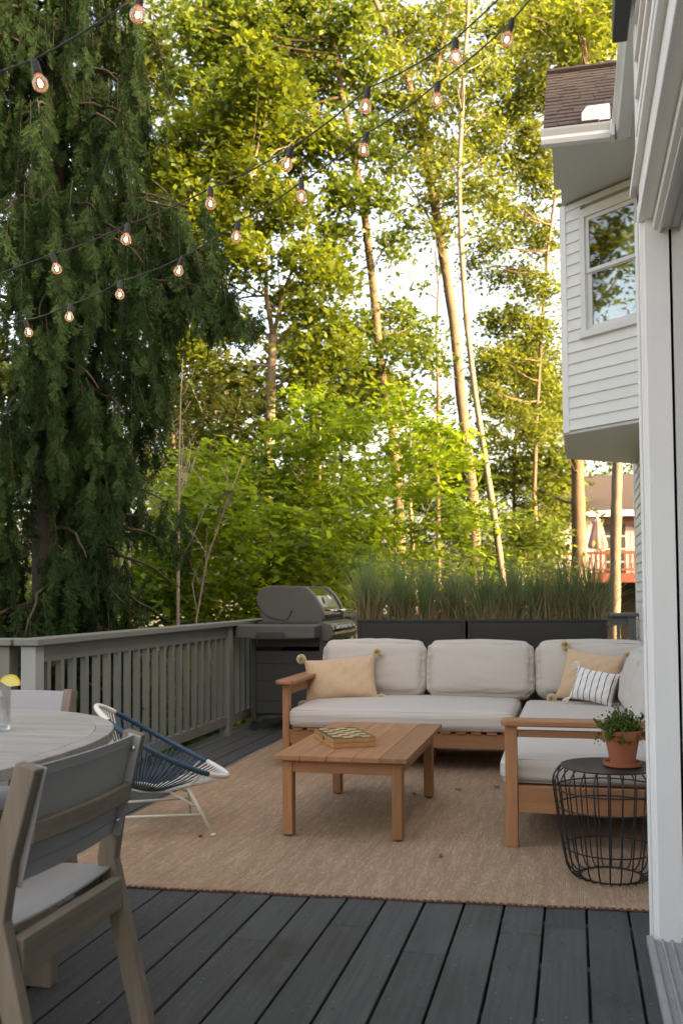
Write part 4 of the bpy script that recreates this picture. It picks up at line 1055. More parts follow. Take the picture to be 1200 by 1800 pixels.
p1 = [at(*s, 2.5) for s in S1]; p2 = [at(*s, d) for s, d in zip(S2, d2)]; p3 = [at(*s, d) for s, d in zip(S3, d3)]
strand('string of globe lights nearest the camera, crossing only the top left corner', p1, 1, (p1[0] + (p1[0] - p1[1]) * 4 + np.array([0, 0, .4]), (.20, 2.62, 3.30)))
strand('upper of the two long strings of globe lights, six bulbs, sagging leftward', p2, 1, (p2[0] + (p2[0] - p2[1]) * 5 + np.array([0, 0, .12]), (.20, 2.66, 3.18)))
strand('lower of the two long strings of globe lights, nine bulbs, reaching the house', p3, 1, (p3[0] + (p3[0] - p3[1]) * 6 + np.array([0, 0, .2]), (.20, 2.74, 3.22)))
# ------------------------------------------------------------------ neighbour's house beyond the trees
def neighbour():
    t = thing('neighbour_house', 'distant house with dark brown roof and pale wall glimpsed under the bay', 'house', (3, 36, -1.3))
    y = 36.0; D = 32.6
    P = lambda px_, py_: at_y(px_, py_, y)
    zr1, zr0, zw, zd = P(1080, 855)[2], P(1080, 903)[2], P(1080, 925)[2], P(1080, 972)[2]
    xl = P(1032, 900)[0]
    MB().prism([(0, y - .5, zr0), (0, y + 4.2, zr1 + .9), (0, y + 9, zr0)], (xl - 1.6, 0, 0), (xl + 11, 0, 0)).build('roof', M['nroof'], t)
    box('gutter', M['white'], t, xl - 1.7, xl + 11, y - .62, y - .5001, zr0 - .13, zr0 + .08)
    box('wall', M['nwall'], t, xl - 1.2, xl + 10.5, y, y + 8, -1.3, zr0 - .01)
    box('frieze', M['nbrown'], t, xl + .3, xl + 10.4, y - .06, y - .001, zw - .02, zr0 - .14)
    box('corner_board', M['white'], t, xl - 1.25, xl + .22, y - .08, y - .002, -1.3, zr0 - .14)
    for k, x in enumerate((xl + .95, xl + 1.98, xl + 4.0)):
        d = box('french_door', M['nwall'], t, x - .5, x + .5, y - .10, y - .061, zd - .9, zw - .15)
        for i in range(2):
            for j in range(4): box('pane', M['nglass'], d, x - .36 + i * .38, x - .04 + i * .38, y - .112, y - .1005, zd - .75 + j * .46, zd - .75 + j * .46 + .40, bevel=0)
    # raised deck
    z1, z0 = P(1080, 970)[2] - .1, P(1080, 1008)[2] - .05
    yd = y - 3.2
    box('deck_floor', M['ndeck'], t, xl - 1.8, xl + 10, yd, y - .11, z0 - .30, z0, bevel=.01)
    box('deck_rail', M['ndeck'], t, xl - 1.8, xl + 10, yd - .02, yd + .10, z1 - .10, z1, bevel=.01)
    box('deck_rail', M['ndeck'], t, xl - 1.8, xl + 10, yd + .01, yd + .06, z0 + .08, z0 + .16, bevel=.01)
    pr = None
    for i in range(56):
        if pr is None: o = pr = MB().box(-.022, .022, yd + .015, yd + .055, z0 + .161, z1 - .101).build('baluster', M['ndeck'], t)
        else: o = pr.copy(); COL.objects.link(o)
        o.location.x += 0 if i == 0 else 0
        o.location = (xl - 1.6 - 3 + 3 + i * .15, 0, 0)
    for x in (xl - 1.5, xl + 1.9, xl + 5): box('deck_post', M['ndeck'], t, x - .07, x + .07, yd + .02, yd + .16, -1.3, z0 - .301)
    box('under_deck_shade', M['ndark'], t, xl - 1.0, xl + 9.8, y - .3, y - .12, -1.3, z0 - .301)  # near-black sheet standing in for the shade beneath the raised deck
    u = thing('patio_umbrella', 'folded pinkish patio umbrella on the distant red-brown deck', 'umbrella', (P(1050, 970)[0] * .955, y - 1.6, z0))
    ux = P(1050, 970)[0] * .955; zt_ = P(1050, 912)[2] - .1; zb = P(1050, 968)[2]
    an = np.linspace(0, 2 * pi, 25)[:-1]; V = []; F = []
    prof = [(.05, zt_), (.17, zt_ - .12), (.13, zt_ - .22), (.20, (zt_ + zb) / 2), (.30, zb + .12), (.27, zb)]
    for r_, z in prof: V += [(ux + r_ * (1 + .18 * cos(8 * q)) * cos(q), y - 1.6 + r_ * (1 + .18 * cos(8 * q)) * sin(q), z) for q in an]
    for i in range(len(prof) - 1): F += [(i * 24 + k, i * 24 + (k + 1) % 24, (i + 1) * 24 + (k + 1) % 24, (i + 1) * 24 + k) for k in range(24)]
    F.append(tuple(range(24)))
    MB().add(V, F).build('canopy', M['numb'], u, smooth=True); MB().tube([(ux, y - 1.6, z0 + .02), (ux, y - 1.6, zt_ + .05)], .025, 8).build('pole', M['white'], u)
    MB().lathe([(.0, z0 + .001), (.25, z0 + .001), (.24, z0 + .06), (.0, z0 + .08)], (ux, y - 1.6, 0), 20).build('base', M['ndark'], u)
neighbour()

# ------------------------------------------------------------------ broadleaf trees
def crown_points(blobs, g, per, flat=.35, lsz=.055, ssz=1.0, up=1.0):
    """leaf centres and normals: every blob is filled with small flattened sprays of leaves"""
    C, Nn, S = [], [], []
    for (c, r, n) in blobs:
        c = np.array(c); r = np.array(r); ns = max(1, n // per)
        d = g.normal(size=(ns, 3)); d /= np.linalg.norm(d, axis=1, keepdims=True); rad = g.uniform(.15, 1, (ns, 1)) ** .5 * np.where(g.random((ns, 1)) < .16, g.uniform(1.0, 1.6, (ns, 1)), 1.0)
        sp = c + d * rad * r; sz = g.uniform(.10, .30, (ns, 1, 1)) * ssz
        tl = g.normal(0, .22, (ns, 1, 2))
        q = g.normal(0, 1, (ns, per, 3)) * np.array([1, 1, flat]) * sz
        q[..., 2] += q[..., 0] * tl[..., 0] + q[..., 1] * tl[..., 1] - .35 * (q[..., 0] ** 2 + q[..., 1] ** 2) / sz[..., 0]
        C.append((sp[:, None, :] + q).reshape(-1, 3)); k = ns * per
        Nn.append(g.normal(0, .55, (k, 3)) + np.array([0, 0, up])); S.append(g.uniform(.45, 1.35, k) * lsz)
    return np.concatenate(C), np.concatenate(Nn), np.concatenate(S)

def bez(p0, p1, g, lift=.25, n=7, wob=.06):
    p0, p1 = np.array(p0), np.array(p1); L = np.linalg.norm(p1 - p0); m_ = (p0 + p1) / 2 + np.array([0, 0, -lift * L * .5]) + g.normal(0, .06 * L, 3)
    return [(1 - f) ** 2 * p0 + 2 * f * (1 - f) * m_ + f * f * p1 + (g.normal(0, wob * L * .12, 3) if 0 < f < 1 else 0) for f in np.linspace(0, 1, n)]

def px_blobs(lst, D, depth=1.0, dens=1.0, g=None):
    out = []
    for b in lst:
        x, y, rx, ry = b[:4]; dd = D + (b[4] if len(b) > 4 else g.uniform(-.9, .9) * depth); k = dd / FPX
        n = int(rx * ry * .20 * dens); out.append((at(x, y, dd), (rx * k, max(rx * k * .8, .5) * depth, ry * k), n))
    return out

def tree(name, label, path, blobs, bark, leafm, seed, limbs=(), per=22, lsz=.055, flat=.35, group=None, sides=10, branch_r=.035, cat='tree', ground_z=-1.5, n_br=2, ssz=1.0, up=1.0):
    """path: [(point, radius)] of the trunk, from the ground up"""
    g = np.random.default_rng(seed)
    pts = [np.array(p) for p, r in path]; rad = [r for p, r in path]
    # resample smooth
    P, Rr = [], []
    for i in range(len(pts) - 1):
        for f in np.linspace(0, 1, 5)[:-1]: P.append(pts[i] * (1 - f) + pts[i + 1] * f); Rr.append((rad[i] * (1 - f) + rad[i + 1] * f) * (1 + .05 * g.normal()))
    P.append(pts[-1]); Rr.append(rad[-1])
    base = P[0].copy(); P = [np.array([base[0], base[1], ground_z])] + P if base[2] > ground_z + .05 else P
    if len(P) > len(Rr): Rr = [Rr[0] * 1.25] + Rr
    t = thing(name, label, cat, (P[0][0], P[0][1], ground_z), group=group)
    tr = MB().tube(P, Rr, sides)
    tr.build('trunk', bark, t, smooth=True)
    lb = MB(); src = [(p, r) for p, r in zip(P, Rr)]
    for lm in limbs:
        q = [np.array(p) for p, r in lm]; rr = [r for p, r in lm]; lb.tube(q, rr, 8); src += list(zip(q, rr))
    Pa = np.array([p for p, r in src])
    for (c, r, n) in blobs:
        for k in range(n_br):
            e = np.array(c) + g.normal(0, .45, 3) * np.array(r)
            low = Pa + np.array([0, 0, .0]); d = np.linalg.norm(low - e, axis=1) + 2.0 * np.clip(Pa[:, 2] - e[2] + .2, 0, None)
            j = int(np.argmin(d)); L = np.linalg.norm(Pa[j] - e)
            if L > 6.5: continue
            bp = bez(Pa[j], e, g); r0 = min(src[j][1] * .55, branch_r * (.35 + .22 * L)); lb.tube(bp, list(np.linspace(r0, .006, len(bp))), 5)
    if lb.v: lb.build('branches', bark, t, smooth=True, kind='stuff')
    C, Nn, S = crown_points(blobs, g, per, flat, lsz, ssz, up)
    V, F = leaves(C, Nn, S, g, .6); link('crown', np_mesh('crown', V, F), leafm, t)
    return t
def path(lst, D, r0, r1, dd=0):
    n = len(lst); return [(at(x, y, D + dd * i / max(1, n - 1)), r0 + (r1 - r0) * (i / max(1, n - 1)) ** .9) for i, (x, y) in enumerate(lst)]

def rnd_blobs(g, n, x0, x1, y0, y1, rx, ry, D, dd, dens=1.0, keep=None):
    out = []
    while len(out) < n:
        x, y = g.uniform(x0, x1), g.uniform(y0, y1)
        if keep and not keep(x, y): continue
        d = D + g.uniform(-dd, dd); k = d / FPX; a = g.uniform(.7, 1.3); X, Y = rx * a, ry * g.uniform(.7, 1.3)
        out.append((at(x, y, d), (X * k, X * k * .8, Y * k), int(X * Y * .2 * dens)))
    return out

G = np.random.default_rng(99)
# golden maple left of centre
t1 = path([(468, 1010), (470, 880), (474, 760), (477, 660), (480, 590)], 19, .115, .085)
l1 = [path([(480, 592), (468, 520), (468, 470), (452, 380), (440, 300)], 19, .06, .02), path([(480, 592), (497, 520), (520, 455), (545, 380)], 19, .05, .018), path([(482, 610), (508, 575), (545, 568)], 19, .03, .012)]
b1 = px_blobs([(300, 280, 62, 42), (375, 235, 70, 42), (450, 190, 65, 40), (520, 255, 60, 38), (430, 300, 65, 36), (345, 350, 62, 36), (290, 410, 50, 40), (400, 395, 62, 34), (500, 365, 60, 34), (350, 470, 55, 36),
               (300, 540, 45, 40), (440, 440, 45, 28), (545, 455, 48, 34), (560, 540, 46, 30), (590, 590, 44, 26), (390, 560, 50, 34), (520, 520, 40, 26), (330, 610, 45, 32), (285, 680, 36, 36), (460, 115, 60, 36), (560, 630, 42, 24), (600, 480, 34, 26)], 19, 1.6, 3.9, G)
tree('maple_tree', 'golden-lit maple left of centre, its pale trunk forking below the string lights', t1, b1, M['bark_pale'], M['leaf_gold'], 101, l1, lsz=.074, group='tall trees behind the deck')
# second tall tree
t2 = path([(704, 1010), (699, 860), (690, 760), (670, 655), (656, 510), (641, 380), (622, 275), (602, 170), (585, 70), (570, -60), (560, -180)], 21, .120, .05)
b2 = px_blobs([(600, 40, 62, 36), (530, 70, 58, 36), (450, 40, 58, 36), (385, 85, 52, 34), (400, 10, 60, 36), (520, -10, 60, 34), (560, 140, 55, 34), (640, 110, 45, 30), (500, 165, 52, 32), (420, 150, 55, 34), (575, 235, 44, 30), (650, 240, 38, 28), (610, 330, 46, 30),
               (665, 340, 32, 24), (585, 410, 42, 28), (690, 430, 26, 22), (700, 545, 40, 20), (745, 575, 36, 18), (690, 605, 36, 18), (760, 620, 34, 16), (640, 560, 30, 20), (620, 640, 38, 22), (690, 660, 40, 18), (350, 150, 40, 30), (330, 40, 26, 34)], 21, 1.5, 4.0, G)
tree('tall_tree', 'tall slender tree in the middle with a slightly curved brown trunk', t2, b2, M['bark'], M['leaf_mid'], 102, lsz=.074, group='tall trees behind the deck')
# big tree right of centre
t3 = path([(837, 1010), (829, 860), (813, 730), (796, 560), (774, 420), (756, 320), (738, 215), (712, 130), (686, 70), (655, -10), (640, -110)], 23, .150, .06)
l3 = [path([(738, 215), (765, 150), (775, 80), (800, -20)], 23, .07, .03), path([(756, 320), (800, 250), (850, 200)], 23, .05, .015), path([(712, 130), (660, 90), (610, 60)], 23, .05, .015), path([(774, 420), (735, 350), (700, 300)], 23, .035, .012)]
b3 = px_blobs([(660, 10, 48, 30), (720, 50, 48, 30), (790, 20, 50, 30), (770, 100, 48, 28), (700, 160, 46, 26), (640, 170, 36, 24), (790, 170, 44, 28), (850, 130, 42, 30), (740, 245, 42, 22), (690, 275, 34, 20), (800, 265, 40, 24), (850, 220, 38, 26), (760, 345, 36, 20), (720, 390, 26, 16), (810, 330, 30, 20), (860, 330, 34, 22), (700, 220, 30, 18), (735, 190, 34, 20, -1.2), (755, 290, 30, 18, -1.2), (770, 400, 26, 16, -1.2), (700, 100, 36, 20, -1.2)], 23, 1.5, 4.4, G)
tree('oak_tree', 'thickest tall trunk right of centre, leaning left into a forked sunlit crown', t3, b3, M['bark'], M['leaf_oak'], 103, l3, lsz=.066, group='tall trees behind the deck', n_br=2)
# slim leaning tree that crosses it
t4 = path([(891, 1075), (874, 950), (851, 800), (834, 690), (819, 565), (809, 420), (806, 310), (813, 160), (822, 20), (828, -120)], 16, .062, .025)
b4 = px_blobs([(830, 30, 36, 26), (850, 90, 34, 24), (800, 130, 26, 20), (850, 280, 30, 20), (790, 300, 24, 16), (845, 390, 26, 18)], 16, .8, 1.0, G)
tree('slim_tree', 'slim pale leaning trunk crossing the thicker oak, its foot sunlit behind the grass', t4, b4, M['bark_pale'], M['leaf_oak'], 104, lsz=.055, group='tall trees behind the deck')
# thin tree in the sky gap
t5 = path([(770, 960), (768, 800), (770, 700), (766, 600), (770, 500), (764, 440)], 24, .055, .02)
b5 = px_blobs([(760, 470, 20, 12), (735, 500, 16, 10), (790, 640, 24, 14), (735, 640, 22, 12), (780, 700, 30, 16), (745, 690, 26, 14)], 24, .8, 2.2, G)
tree('thin_tree', 'thin short tree standing in the bright sky gap between two trunks', t5, b5, M['bark'], M['leaf_mid'], 105, lsz=.07, group='tall trees behind the deck')
# airy oak at the right beside the house
t6 = path([(946, 1010), (938, 870), (942, 740), (950, 600), (962, 440), (985, 260), (1000, 120), (1010, -20), (1015, -150)], 25, .065, .02)
b6 = px_blobs([(880, 40, 40, 30), (935, 30, 40, 30), (990, 50, 46, 34), (1050, 40, 46, 36), (1020, 90, 40, 24), (905, 110, 36, 26), (960, 160, 30, 26), (890, 200, 36, 26), (935, 240, 34, 26), (895, 290, 36, 24), (945, 320, 32, 26), (925, 390, 38, 26), (870, 420, 30, 20), (955, 420, 26, 26), (895, 480, 40, 22), (945, 500, 32, 26), (900, 560, 40, 24), (950, 580, 30, 28), (880, 630, 36, 22), (930, 650, 40, 26), (965, 690, 28, 26), (890, 720, 40, 22), (940, 745, 40, 24), (860, 560, 24, 18), (860, 680, 28, 16), (830, 450, 24, 16), (840, 620, 26, 14), (875, 360, 30, 20), (860, 250, 30, 20), (960, 260, 26, 24), (920, 160, 34, 22)], 25, 1.4, 5.8, G)
tree('airy_oak_tree', 'airy sun-flecked oak right of the trunks, its leaves brushing the bay window corner', t6, b6, M['bark'], M['leaf_oak'], 106, lsz=.066, group='tall trees behind the deck')
# the two trunks by the neighbour's house
t7 = path([(1019, 1060), (1017, 960), (1015, 860), (1013, 760), (1012, 560), (1020, 300), (1030, 120), (1015, 0), (1040, -160)], 18, .165, .02)
b7 = px_blobs([(1030, 60, 40, 26), (1060, 10, 40, 26), (1000, 20, 36, 24), (1040, -60, 46, 30), (1000, 790, 22, 18), (985, 830, 26, 18), (960, 860, 26, 18)], 18, .7, 1.3, G)
tree('thick_tree', 'thick straight trunk lit orange on one side, left of the distant house', t7, b7, M['bark'], M['leaf_gold'], 107, lsz=.07, group='trunks beside the house', ground_z=-1.4)
t8 = path([(1078, 1180), (1080, 1060), (1081, 940), (1084, 820), (1088, 700), (1092, 500)], 14.2, .086, .07)
for (nm, lb, sx, sy) in (('shading_tree', 'unseen leafy tree behind the white house, added to shade the distant house, the nearer one', 10.5, 31.0), ('shading_tree', 'unseen leafy tree behind the white house, added to shade the distant house, farther right', 14.5, 28.0)):  # out-of-view trees added to keep the sun off the distant house
    gs = np.random.default_rng(int(sx * 10)); bs = [((sx + gs.normal(0, 1.5), sy + gs.normal(0, 1.6), 3.5 + gs.uniform(0, 7.5)), (1.2, 1.2, .8), 520) for _ in range(26)]
    tree(nm, lb, [((sx, sy, -1.4), .2), ((sx + .1, sy, 4), .16), ((sx, sy + .1, 11), .05)], bs, M['bark'], M['leaf_mid'], int(sx * 7), lsz=.09)
b8 = px_blobs([(1088, 300, 60, 40), (1120, 200, 60, 40)], 14.2, 1.2, 1.0, G)
tree('pale_tree', 'smooth pale trunk in front of the distant house, under the bay', t8, b8, M['bark_pale'], M['leaf_mid'], 108, lsz=.06, group='trunks beside the house')

def fill_tree(label, trunk, D, n, x0, x1, y0, y1, seed, mat, dens=2.4, keep=None):
    g = np.random.default_rng(seed); b = rnd_blobs(g, n, x0, x1, y0, y1, 30, 19, D, 1.8, dens * 1.5, keep)
    tree('background_tree', label, path(trunk, D, .065, .03), b, M['bark_dark'], mat, seed, lsz=.085, group='trees further back in the wood')
fill_tree('leafy tree further back, filling the view right of the slim leaning trunk', [(905, 1010), (902, 850), (910, 700), (905, 600)], 29, 46, 845, 1000, 590, 990, 401, M['leaf_oak'])
fill_tree('shaded leafy tree further back, between the forked maple and the curved trunk', [(590, 1010), (588, 850), (592, 700), (600, 620)], 30, 30, 510, 690, 570, 770, 402, M['leaf_mid'])
fill_tree('leafy tree further back, low in the gap between the curved and the leaning trunks', [(745, 1010), (748, 900), (742, 780)], 31, 26, 690, 840, 745, 980, 403, M['leaf_mid'])
fill_tree('golden tree further back at upper left, beside the cedar top', [(300, 1010), (305, 700), (300, 400), (290, 100)], 27, 44, 215, 420, -20, 420, 404, M['leaf_gold'], 1.5, lambda x, y: not (290 < x < 350 and 20 < y < 220))
fill_tree('bright tree further back, at the upper right behind the bay roof', [(1014, 1010), (1013, 700), (1040, 300), (1040, 0)], 28, 30, 900, 1085, -30, 330, 405, M['leaf_oak'], 2.2, lambda x, y: y < 130 or x < 965)

# tree out to the left that the bay window mirrors, partly seen behind the cedar
t9 = [((-12.5, 12.0, -1.4), .16), ((-12.4, 12.1, 2.5), .14), ((-12.2, 12.0, 6.5), .09), ((-12.2, 12.0, 9.5), .05)]
g9 = np.random.default_rng(9); b9 = [((-12.3 + g9.normal(0, 1.3), 12 + g9.normal(0, 1.5), 3.0 + g9.uniform(0, 7)), (1.1, 1.1, .7), 620) for _ in range(20)]
g10 = np.random.default_rng(19); b10 = [((-11 + g10.normal(0, 1.2), 7.4 + g10.normal(0, 1.3), 4.5 + g10.uniform(0, 7.5)), (1.0, 1.0, .6), 420) for _ in range(18)]
tree('broad_tree', 'olive-green tree behind the cedar trunk, mirrored in the bay window', [((-11, 7.4, -1.4), .17), ((-11.1, 7.3, 4), .13), ((-11, 7.4, 12), .04)], b10, M['bark'], M['leaf_oak'], 110, lsz=.09)
tree('broad_tree', 'yellow-green tree showing through the gaps of the weeping cedar', t9, b9, M['bark'], M['leaf_gold'], 109, lsz=.075)

# ------------------------------------------------------------------ layered understory shrubs
def shrub(name, label, x0, x1, ytop, ybot, D, seed, leafm, nsp=60, group='leafy shrubs below the trees', lsz=.070, dd=2.0):
    g = np.random.default_rng(seed); blobs = []
    cx = (x0 + x1) / 2; hw = (x1 - x0) / 2
    for i in range(nsp):
        f = (i + .5) / nsp; y = ybot + (ytop - ybot) * f
        f = round(f * 10) / 10; y = ybot + (ytop - ybot) * f; wd = hw * (1 - max(0, f - .25) ** 2.2 * 1.15); x = cx + g.uniform(-1, 1) * wd * .9
        y += 22 * ((x - cx) / hw) ** 2 + g.normal(0, 10); d = D + g.uniform(-dd, dd); k = d / FPX; rx = g.uniform(36, 54)
        blobs.append((at(x, y, d), (rx * k, rx * k * .9, g.uniform(5, 11) * k), int(rx * 3.2)))
    b = at(cx, 1040, D); gz = -1.4
    tree(name, label, [((b[0], b[1], gz), .05), ((b[0] + .1, b[1], gz + 1.4), .042), ((b[0] - .05, b[1] + .1, at(cx, (ytop + ybot) / 2, D)[2]), .03), ((b[0], b[1], at(cx, ytop + 20, D)[2]), .012)],
         blobs, M['twig'], leafm, seed, per=14, lsz=lsz, flat=.09, group=group, cat='shrub', branch_r=.012, n_br=1, ssz=1.0, up=1.5)
shrub('layered_shrub', 'tall layered shrub in the centre, its flat green sprays reaching the trunks', 430, 700, 690, 1010, 15.5, 201, M['leaf_fresh'], 62)
shrub('layered_shrub', 'layered shrub right of centre, in front of the leaning oak trunk', 610, 840, 705, 1010, 16.5, 202, M['leaf_fresh'], 54)
shrub('layered_shrub', 'low bright shrub left of the grill, behind the bare saplings', 235, 480, 800, 1110, 13.0, 203, M['leaf_fresh'], 78)
shrub('layered_shrub', 'shrub behind the grill lid and the first grass clump', 420, 640, 850, 1090, 14.0, 204, M['leaf_fresh'], 48)
shrub('layered_shrub', 'small shrub between the slim trunk and the thick orange-lit trunk', 850, 985, 900, 1040, 19.0, 205, M['leaf_mid'], 30)
shrub('layered_shrub', 'shaded shrub beyond the railing, under the weeping cedar', 20, 280, 1010, 1290, 10.5, 206, M['leaf_mid'], 60)
shrub('layered_shrub', 'green shrub seen through the balusters nearest the grill', 270, 470, 1120, 1340, 11.0, 207, M['leaf_fresh'], 44)
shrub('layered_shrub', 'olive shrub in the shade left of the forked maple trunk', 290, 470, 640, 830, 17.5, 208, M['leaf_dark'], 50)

# ------------------------------------------------------------------ bare saplings behind the railing
def sapling(label, pts, D, seed, r0):
    g = np.random.default_rng(seed); P = [at(x, y, D) for x, y in pts]
    base = np.array([P[0][0], P[0][1], -1.4]); P = [base] + P
    t = thing('bare_sapling', label, 'sapling', tuple(base), group='bare grey saplings behind the railing')
    MB().tube(P, list(np.linspace(r0, .004, len(P))), 7).build('stem', M['twig'], t, smooth=True)
    for k in range(9):
        f = g.uniform(.25, .95); i = min(int(f * (len(P) - 1)), len(P) - 2); q = f * (len(P) - 1) - i; p = P[i] * (1 - q) + P[i + 1] * q
        a = g.uniform(0, 2 * pi); L = g.uniform(.4, 1.0) * (1.15 - f * .6); d = np.array([cos(a) * .7, sin(a) * .5, 1.0]); d /= np.linalg.norm(d); tw = [p]
        for s in range(5): tw.append(tw[-1] + d * L / 5); d = d + g.normal(0, .14, 3); d /= np.linalg.norm(d)
        b = MB().tube(tw, list(np.linspace(.006, .0022, 6)), 5)
        for s in range(3):
            j = 1 + s; e = tw[j] + (d + g.normal(0, .5, 3)) * L * .28; b.tube([tw[j], (tw[j] + e) / 2 + g.normal(0, .015, 3), e], [.0035, .0028, .0015], 4)
        b.build('twig', M['twig'], t, smooth=True)
sapling('straight thin bare sapling standing right of the cedar', [(313, 1090), (314, 960), (315, 820), (318, 700), (322, 620)], 10.2, 301, .020)
sapling('bare sapling leaning right beside the straight one', [(228, 965), (245, 890), (268, 800), (288, 720)], 9.6, 302, .016)
sapling('thin forked bare sapling at the edge of the dark cedar', [(214, 1000), (215, 920), (218, 850), (212, 770)], 9.8, 303, .013)
sapling('bare twiggy sapling slanting right behind the railing end', [(345, 1090), (365, 980), (400, 880), (430, 800)], 10.8, 304, .013)

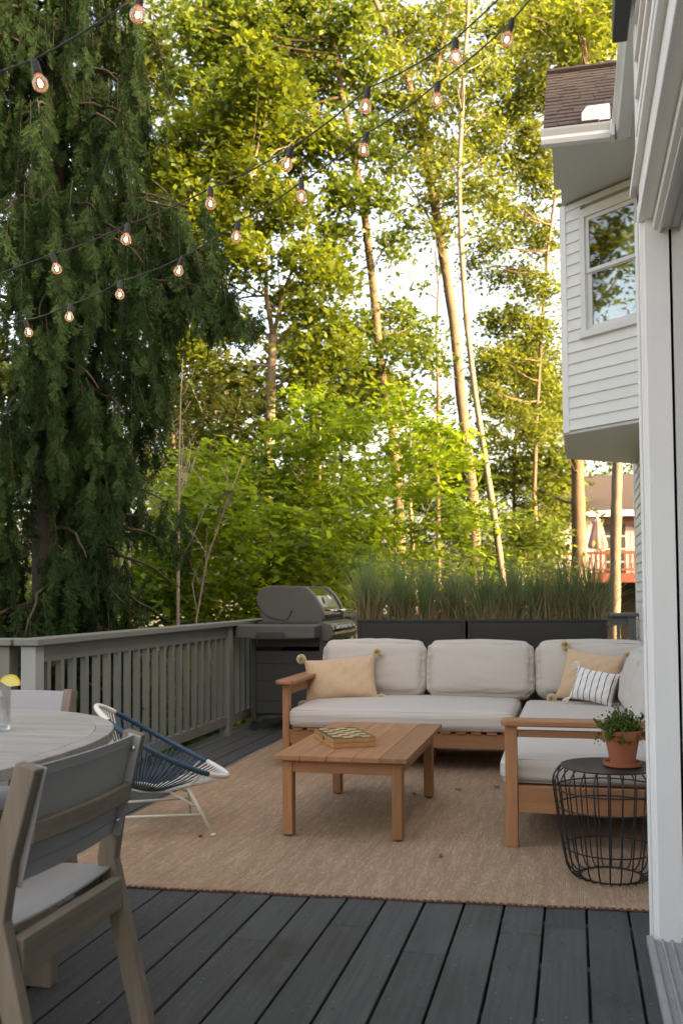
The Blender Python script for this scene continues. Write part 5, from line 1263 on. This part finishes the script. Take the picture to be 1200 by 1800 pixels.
# ------------------------------------------------------------------ weeping cedar
def cedar():
    g = np.random.default_rng(77); tx, ty = at(90, 600, 7.3)[:2]
    t = thing('weeping_cedar', 'large dark weeping cedar with drooping sprays filling the left side', 'tree', (tx, ty, -1.4))
    MB().tube([(tx, ty, -1.4), (tx + .05, ty, 1), (tx - .03, ty + .03, 3.5), (tx + .05, ty, 6), (tx, ty, 9)], [.20, .17, .13, .09, .03], 12).build('trunk', M['bark_dark'], t, smooth=True)
    # spray templates: narrow fern of fine faces hanging along -z in the xz plane
    def template(seed):
        q = np.random.default_rng(seed); V = []; n = 9
        def quad(a, b, w0, w1):
            a, b = np.array(a), np.array(b); d = b - a; s = np.array([-d[2], 0, d[0]]); s /= np.linalg.norm(s) + 1e-9; V.extend([a - s * w0, a + s * w0, b + s * w1, b - s * w1])
        quad((0, 0, 0), (q.normal(0, .01), 0, -.20), .003, .0015)
        for i in range(n):
            z = -.01 - i * .021; L = .062 * (1 - (i / n) ** 1.8) + .014
            for s in (-1, 1):
                if q.random() < .1: continue
                an = radians(q.uniform(24, 44)); L2 = L * q.uniform(.7, 1.2); a = np.array([0, .0, z + (.009 if s > 0 else 0)]); d = np.array([s * sin(an), q.normal(0, .25), -cos(an)]); b = a + d * L2
                quad(a, b, .0042, .0022)
                for j in range(1 if L2 < .04 else 2):
                    c = a + d * L2 * (.45 + .35 * j)
                    for s2 in (-1, 1):
                        a2 = an * s + s2 * radians(34); e = c + np.array([sin(a2), q.normal(0, .25), -cos(a2)]) * .022; quad(c, e, .0036, .0018)
        return np.array(V)
    T = [template(s) for s in range(6)]
    def rprof(z, az):
        pr = [(-1.2, .95), (.4, .85), (1.0, .92), (1.5, .80), (2.0, .66), (2.5, .75), (2.9, .95), (3.3, 1.15), (3.7, 1.1), (4.2, .95), (4.8, .82), (5.8, .72), (8.0, .4)]
        return np.interp(z, [a for a, b in pr], [b for a, b in pr]) * (1.0 if cos(az) > -.2 else 1.15)
    allV = []; limb = MB()
    def bough(p, az, L, rise, sag, H0, H1, dens):
        d = np.array([cos(az), sin(az), rise]); pts = [np.array(p, float)]; ns = 9
        for s in range(ns): pts.append(pts[-1] + d / np.linalg.norm(d) * L / ns + g.normal(0, .012, 3)); d = d + np.array([0, 0, -sag])
        limb.tube(pts, list(np.linspace(.024, .004, ns + 1)), 5)
        for s in range(2, ns + 1):
            for rep in range(g.poisson(dens) + (s == ns)):
                c = pts[s] + g.normal(0, .05, 3); H = g.uniform(H0, H1) * (.75 if s < 4 else 1.0); n_ = max(3, int(H / .062)); yw = g.uniform(0, 2 * pi); dx = g.normal(0, .07, 2) + np.array([cos(az), sin(az)]) * .05
                if not (c[0] > -3.25 and c[2] < 1.9): limb.tube([c, c + np.array([dx[0] * .5, dx[1] * .5, -H * .5]), c + np.array([dx[0], dx[1], -H])], [.0032, .0025, .0012], 3, caps=False)
                for k in range(n_):
                    f = k / n_; pos = c + np.array([dx[0] * f, dx[1] * f, -H * f]) + g.normal(0, .012, 3)
                    if pos[0] > -3.25 and pos[2] < 1.3: continue          # the lowest tips stop short of the railing
                    S = T[g.integers(6)] * (g.uniform(.7, 1.15) * (1.1 - .45 * f)); tilt = rotz(yw + g.normal(0, .5)) @ rotx(g.normal(.0, .22)) @ roty(g.normal(0, .22)); allV.append(S @ tilt.T + pos)
    nb = 150
    for b in range(nb):
        z0 = -.1 + 7.3 * ((b + .5) / nb) + g.normal(0, .10); az = g.uniform(0, 2 * pi) if b % 2 else g.uniform(-2.3, .5)
        R_ = rprof(z0 - .3, az) * g.uniform(.60, 1.08); bough((tx, ty, z0), az, R_ * 1.12, .35, .15, .30, 1.05, .85)
    # the long boughs that reach out past the rest on the right
    for (px_, py_, h_) in ((425, 555, .30), (400, 520, .35), (335, 400, .6), (330, 450, .7), (350, 560, .5), (270, 930, .35), (255, 235, .5), (290, 980, .3)):
        e = at(px_, py_, 7.2 if py_ < 800 else 8.6); z0 = e[2] + .22; v = e - np.array([tx, ty, z0]); az = math.atan2(v[1], v[0]); L = np.hypot(v[0], v[1])
        for k in range(2): bough((tx, ty, z0 + .1 * k), az + g.normal(0, .06), L * 1.06, .10, .055, h_ * .5, h_, 1.25)
    V = np.concatenate(allV); F = np.arange(len(V)).reshape(-1, 4)
    limb.build('limbs', M['bark_dark'], t, smooth=True, kind='stuff')
    link('crown', np_mesh('crown', V, F), M['cedar'], t)
    print('cedar quads', len(F), 'sprays', len(allV))
cedar()

# ------------------------------------------------------------------ the wood behind, read as one mass
def far_wood():
    g = np.random.default_rng(55); blobs = []
    def add(n, x0, x1, yt, yb, D0, D1, rx, ry, dens):
        for _ in range(n):
            x = g.uniform(x0, x1); top = yt(x); y = g.uniform(top, yb); d = g.uniform(D0, D1); k = d / FPX; a = rx * g.uniform(.6, 1.3)
            blobs.append((at(x, y, d), (a * k, a * k * .7, ry * g.uniform(.6, 1.3) * k), int(a * ry * dens)))
    add(190, -60, 640, lambda x: 420 + max(0, x - 330) * 1.0, 1100, 27, 36, 46, 30, .14)
    add(60, 560, 1130, lambda x: 800 + 25 * sin(x * .05), 1090, 38, 60, 40, 20, .16)
    add(150, -150, 1130, lambda x: 770 + 20 * sin(x * .03), 1120, 42, 62, 60, 26, .13)
    add(100, -150, 330, lambda x: 60, 1000, 24, 32, 50, 36, .13)
    C, Nn, S = crown_points(blobs, g, 10, .45, .115)
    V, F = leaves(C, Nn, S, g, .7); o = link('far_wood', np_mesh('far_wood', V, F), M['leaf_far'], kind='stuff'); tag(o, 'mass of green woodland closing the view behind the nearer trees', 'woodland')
    # undergrowth on the ground between deck and trees
    n = 26000; X = g.uniform(-14, 4, n); Y = g.uniform(5, 40, n); k = (X < -3.3) | (Y > 11.6); X, Y = X[k], Y[k]
    Z = -1.35 + np.abs(g.normal(0, .28, len(X))) * (.4 + .6 * np.sin(X * .9 + Y * .6) ** 2); C = np.stack([X, Y, Z], 1); Nn = g.normal(0, .6, C.shape) + np.array([0, 0, 1])
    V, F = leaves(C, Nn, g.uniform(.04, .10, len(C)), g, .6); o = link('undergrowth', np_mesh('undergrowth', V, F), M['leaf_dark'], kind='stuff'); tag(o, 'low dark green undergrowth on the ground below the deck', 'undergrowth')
far_wood()
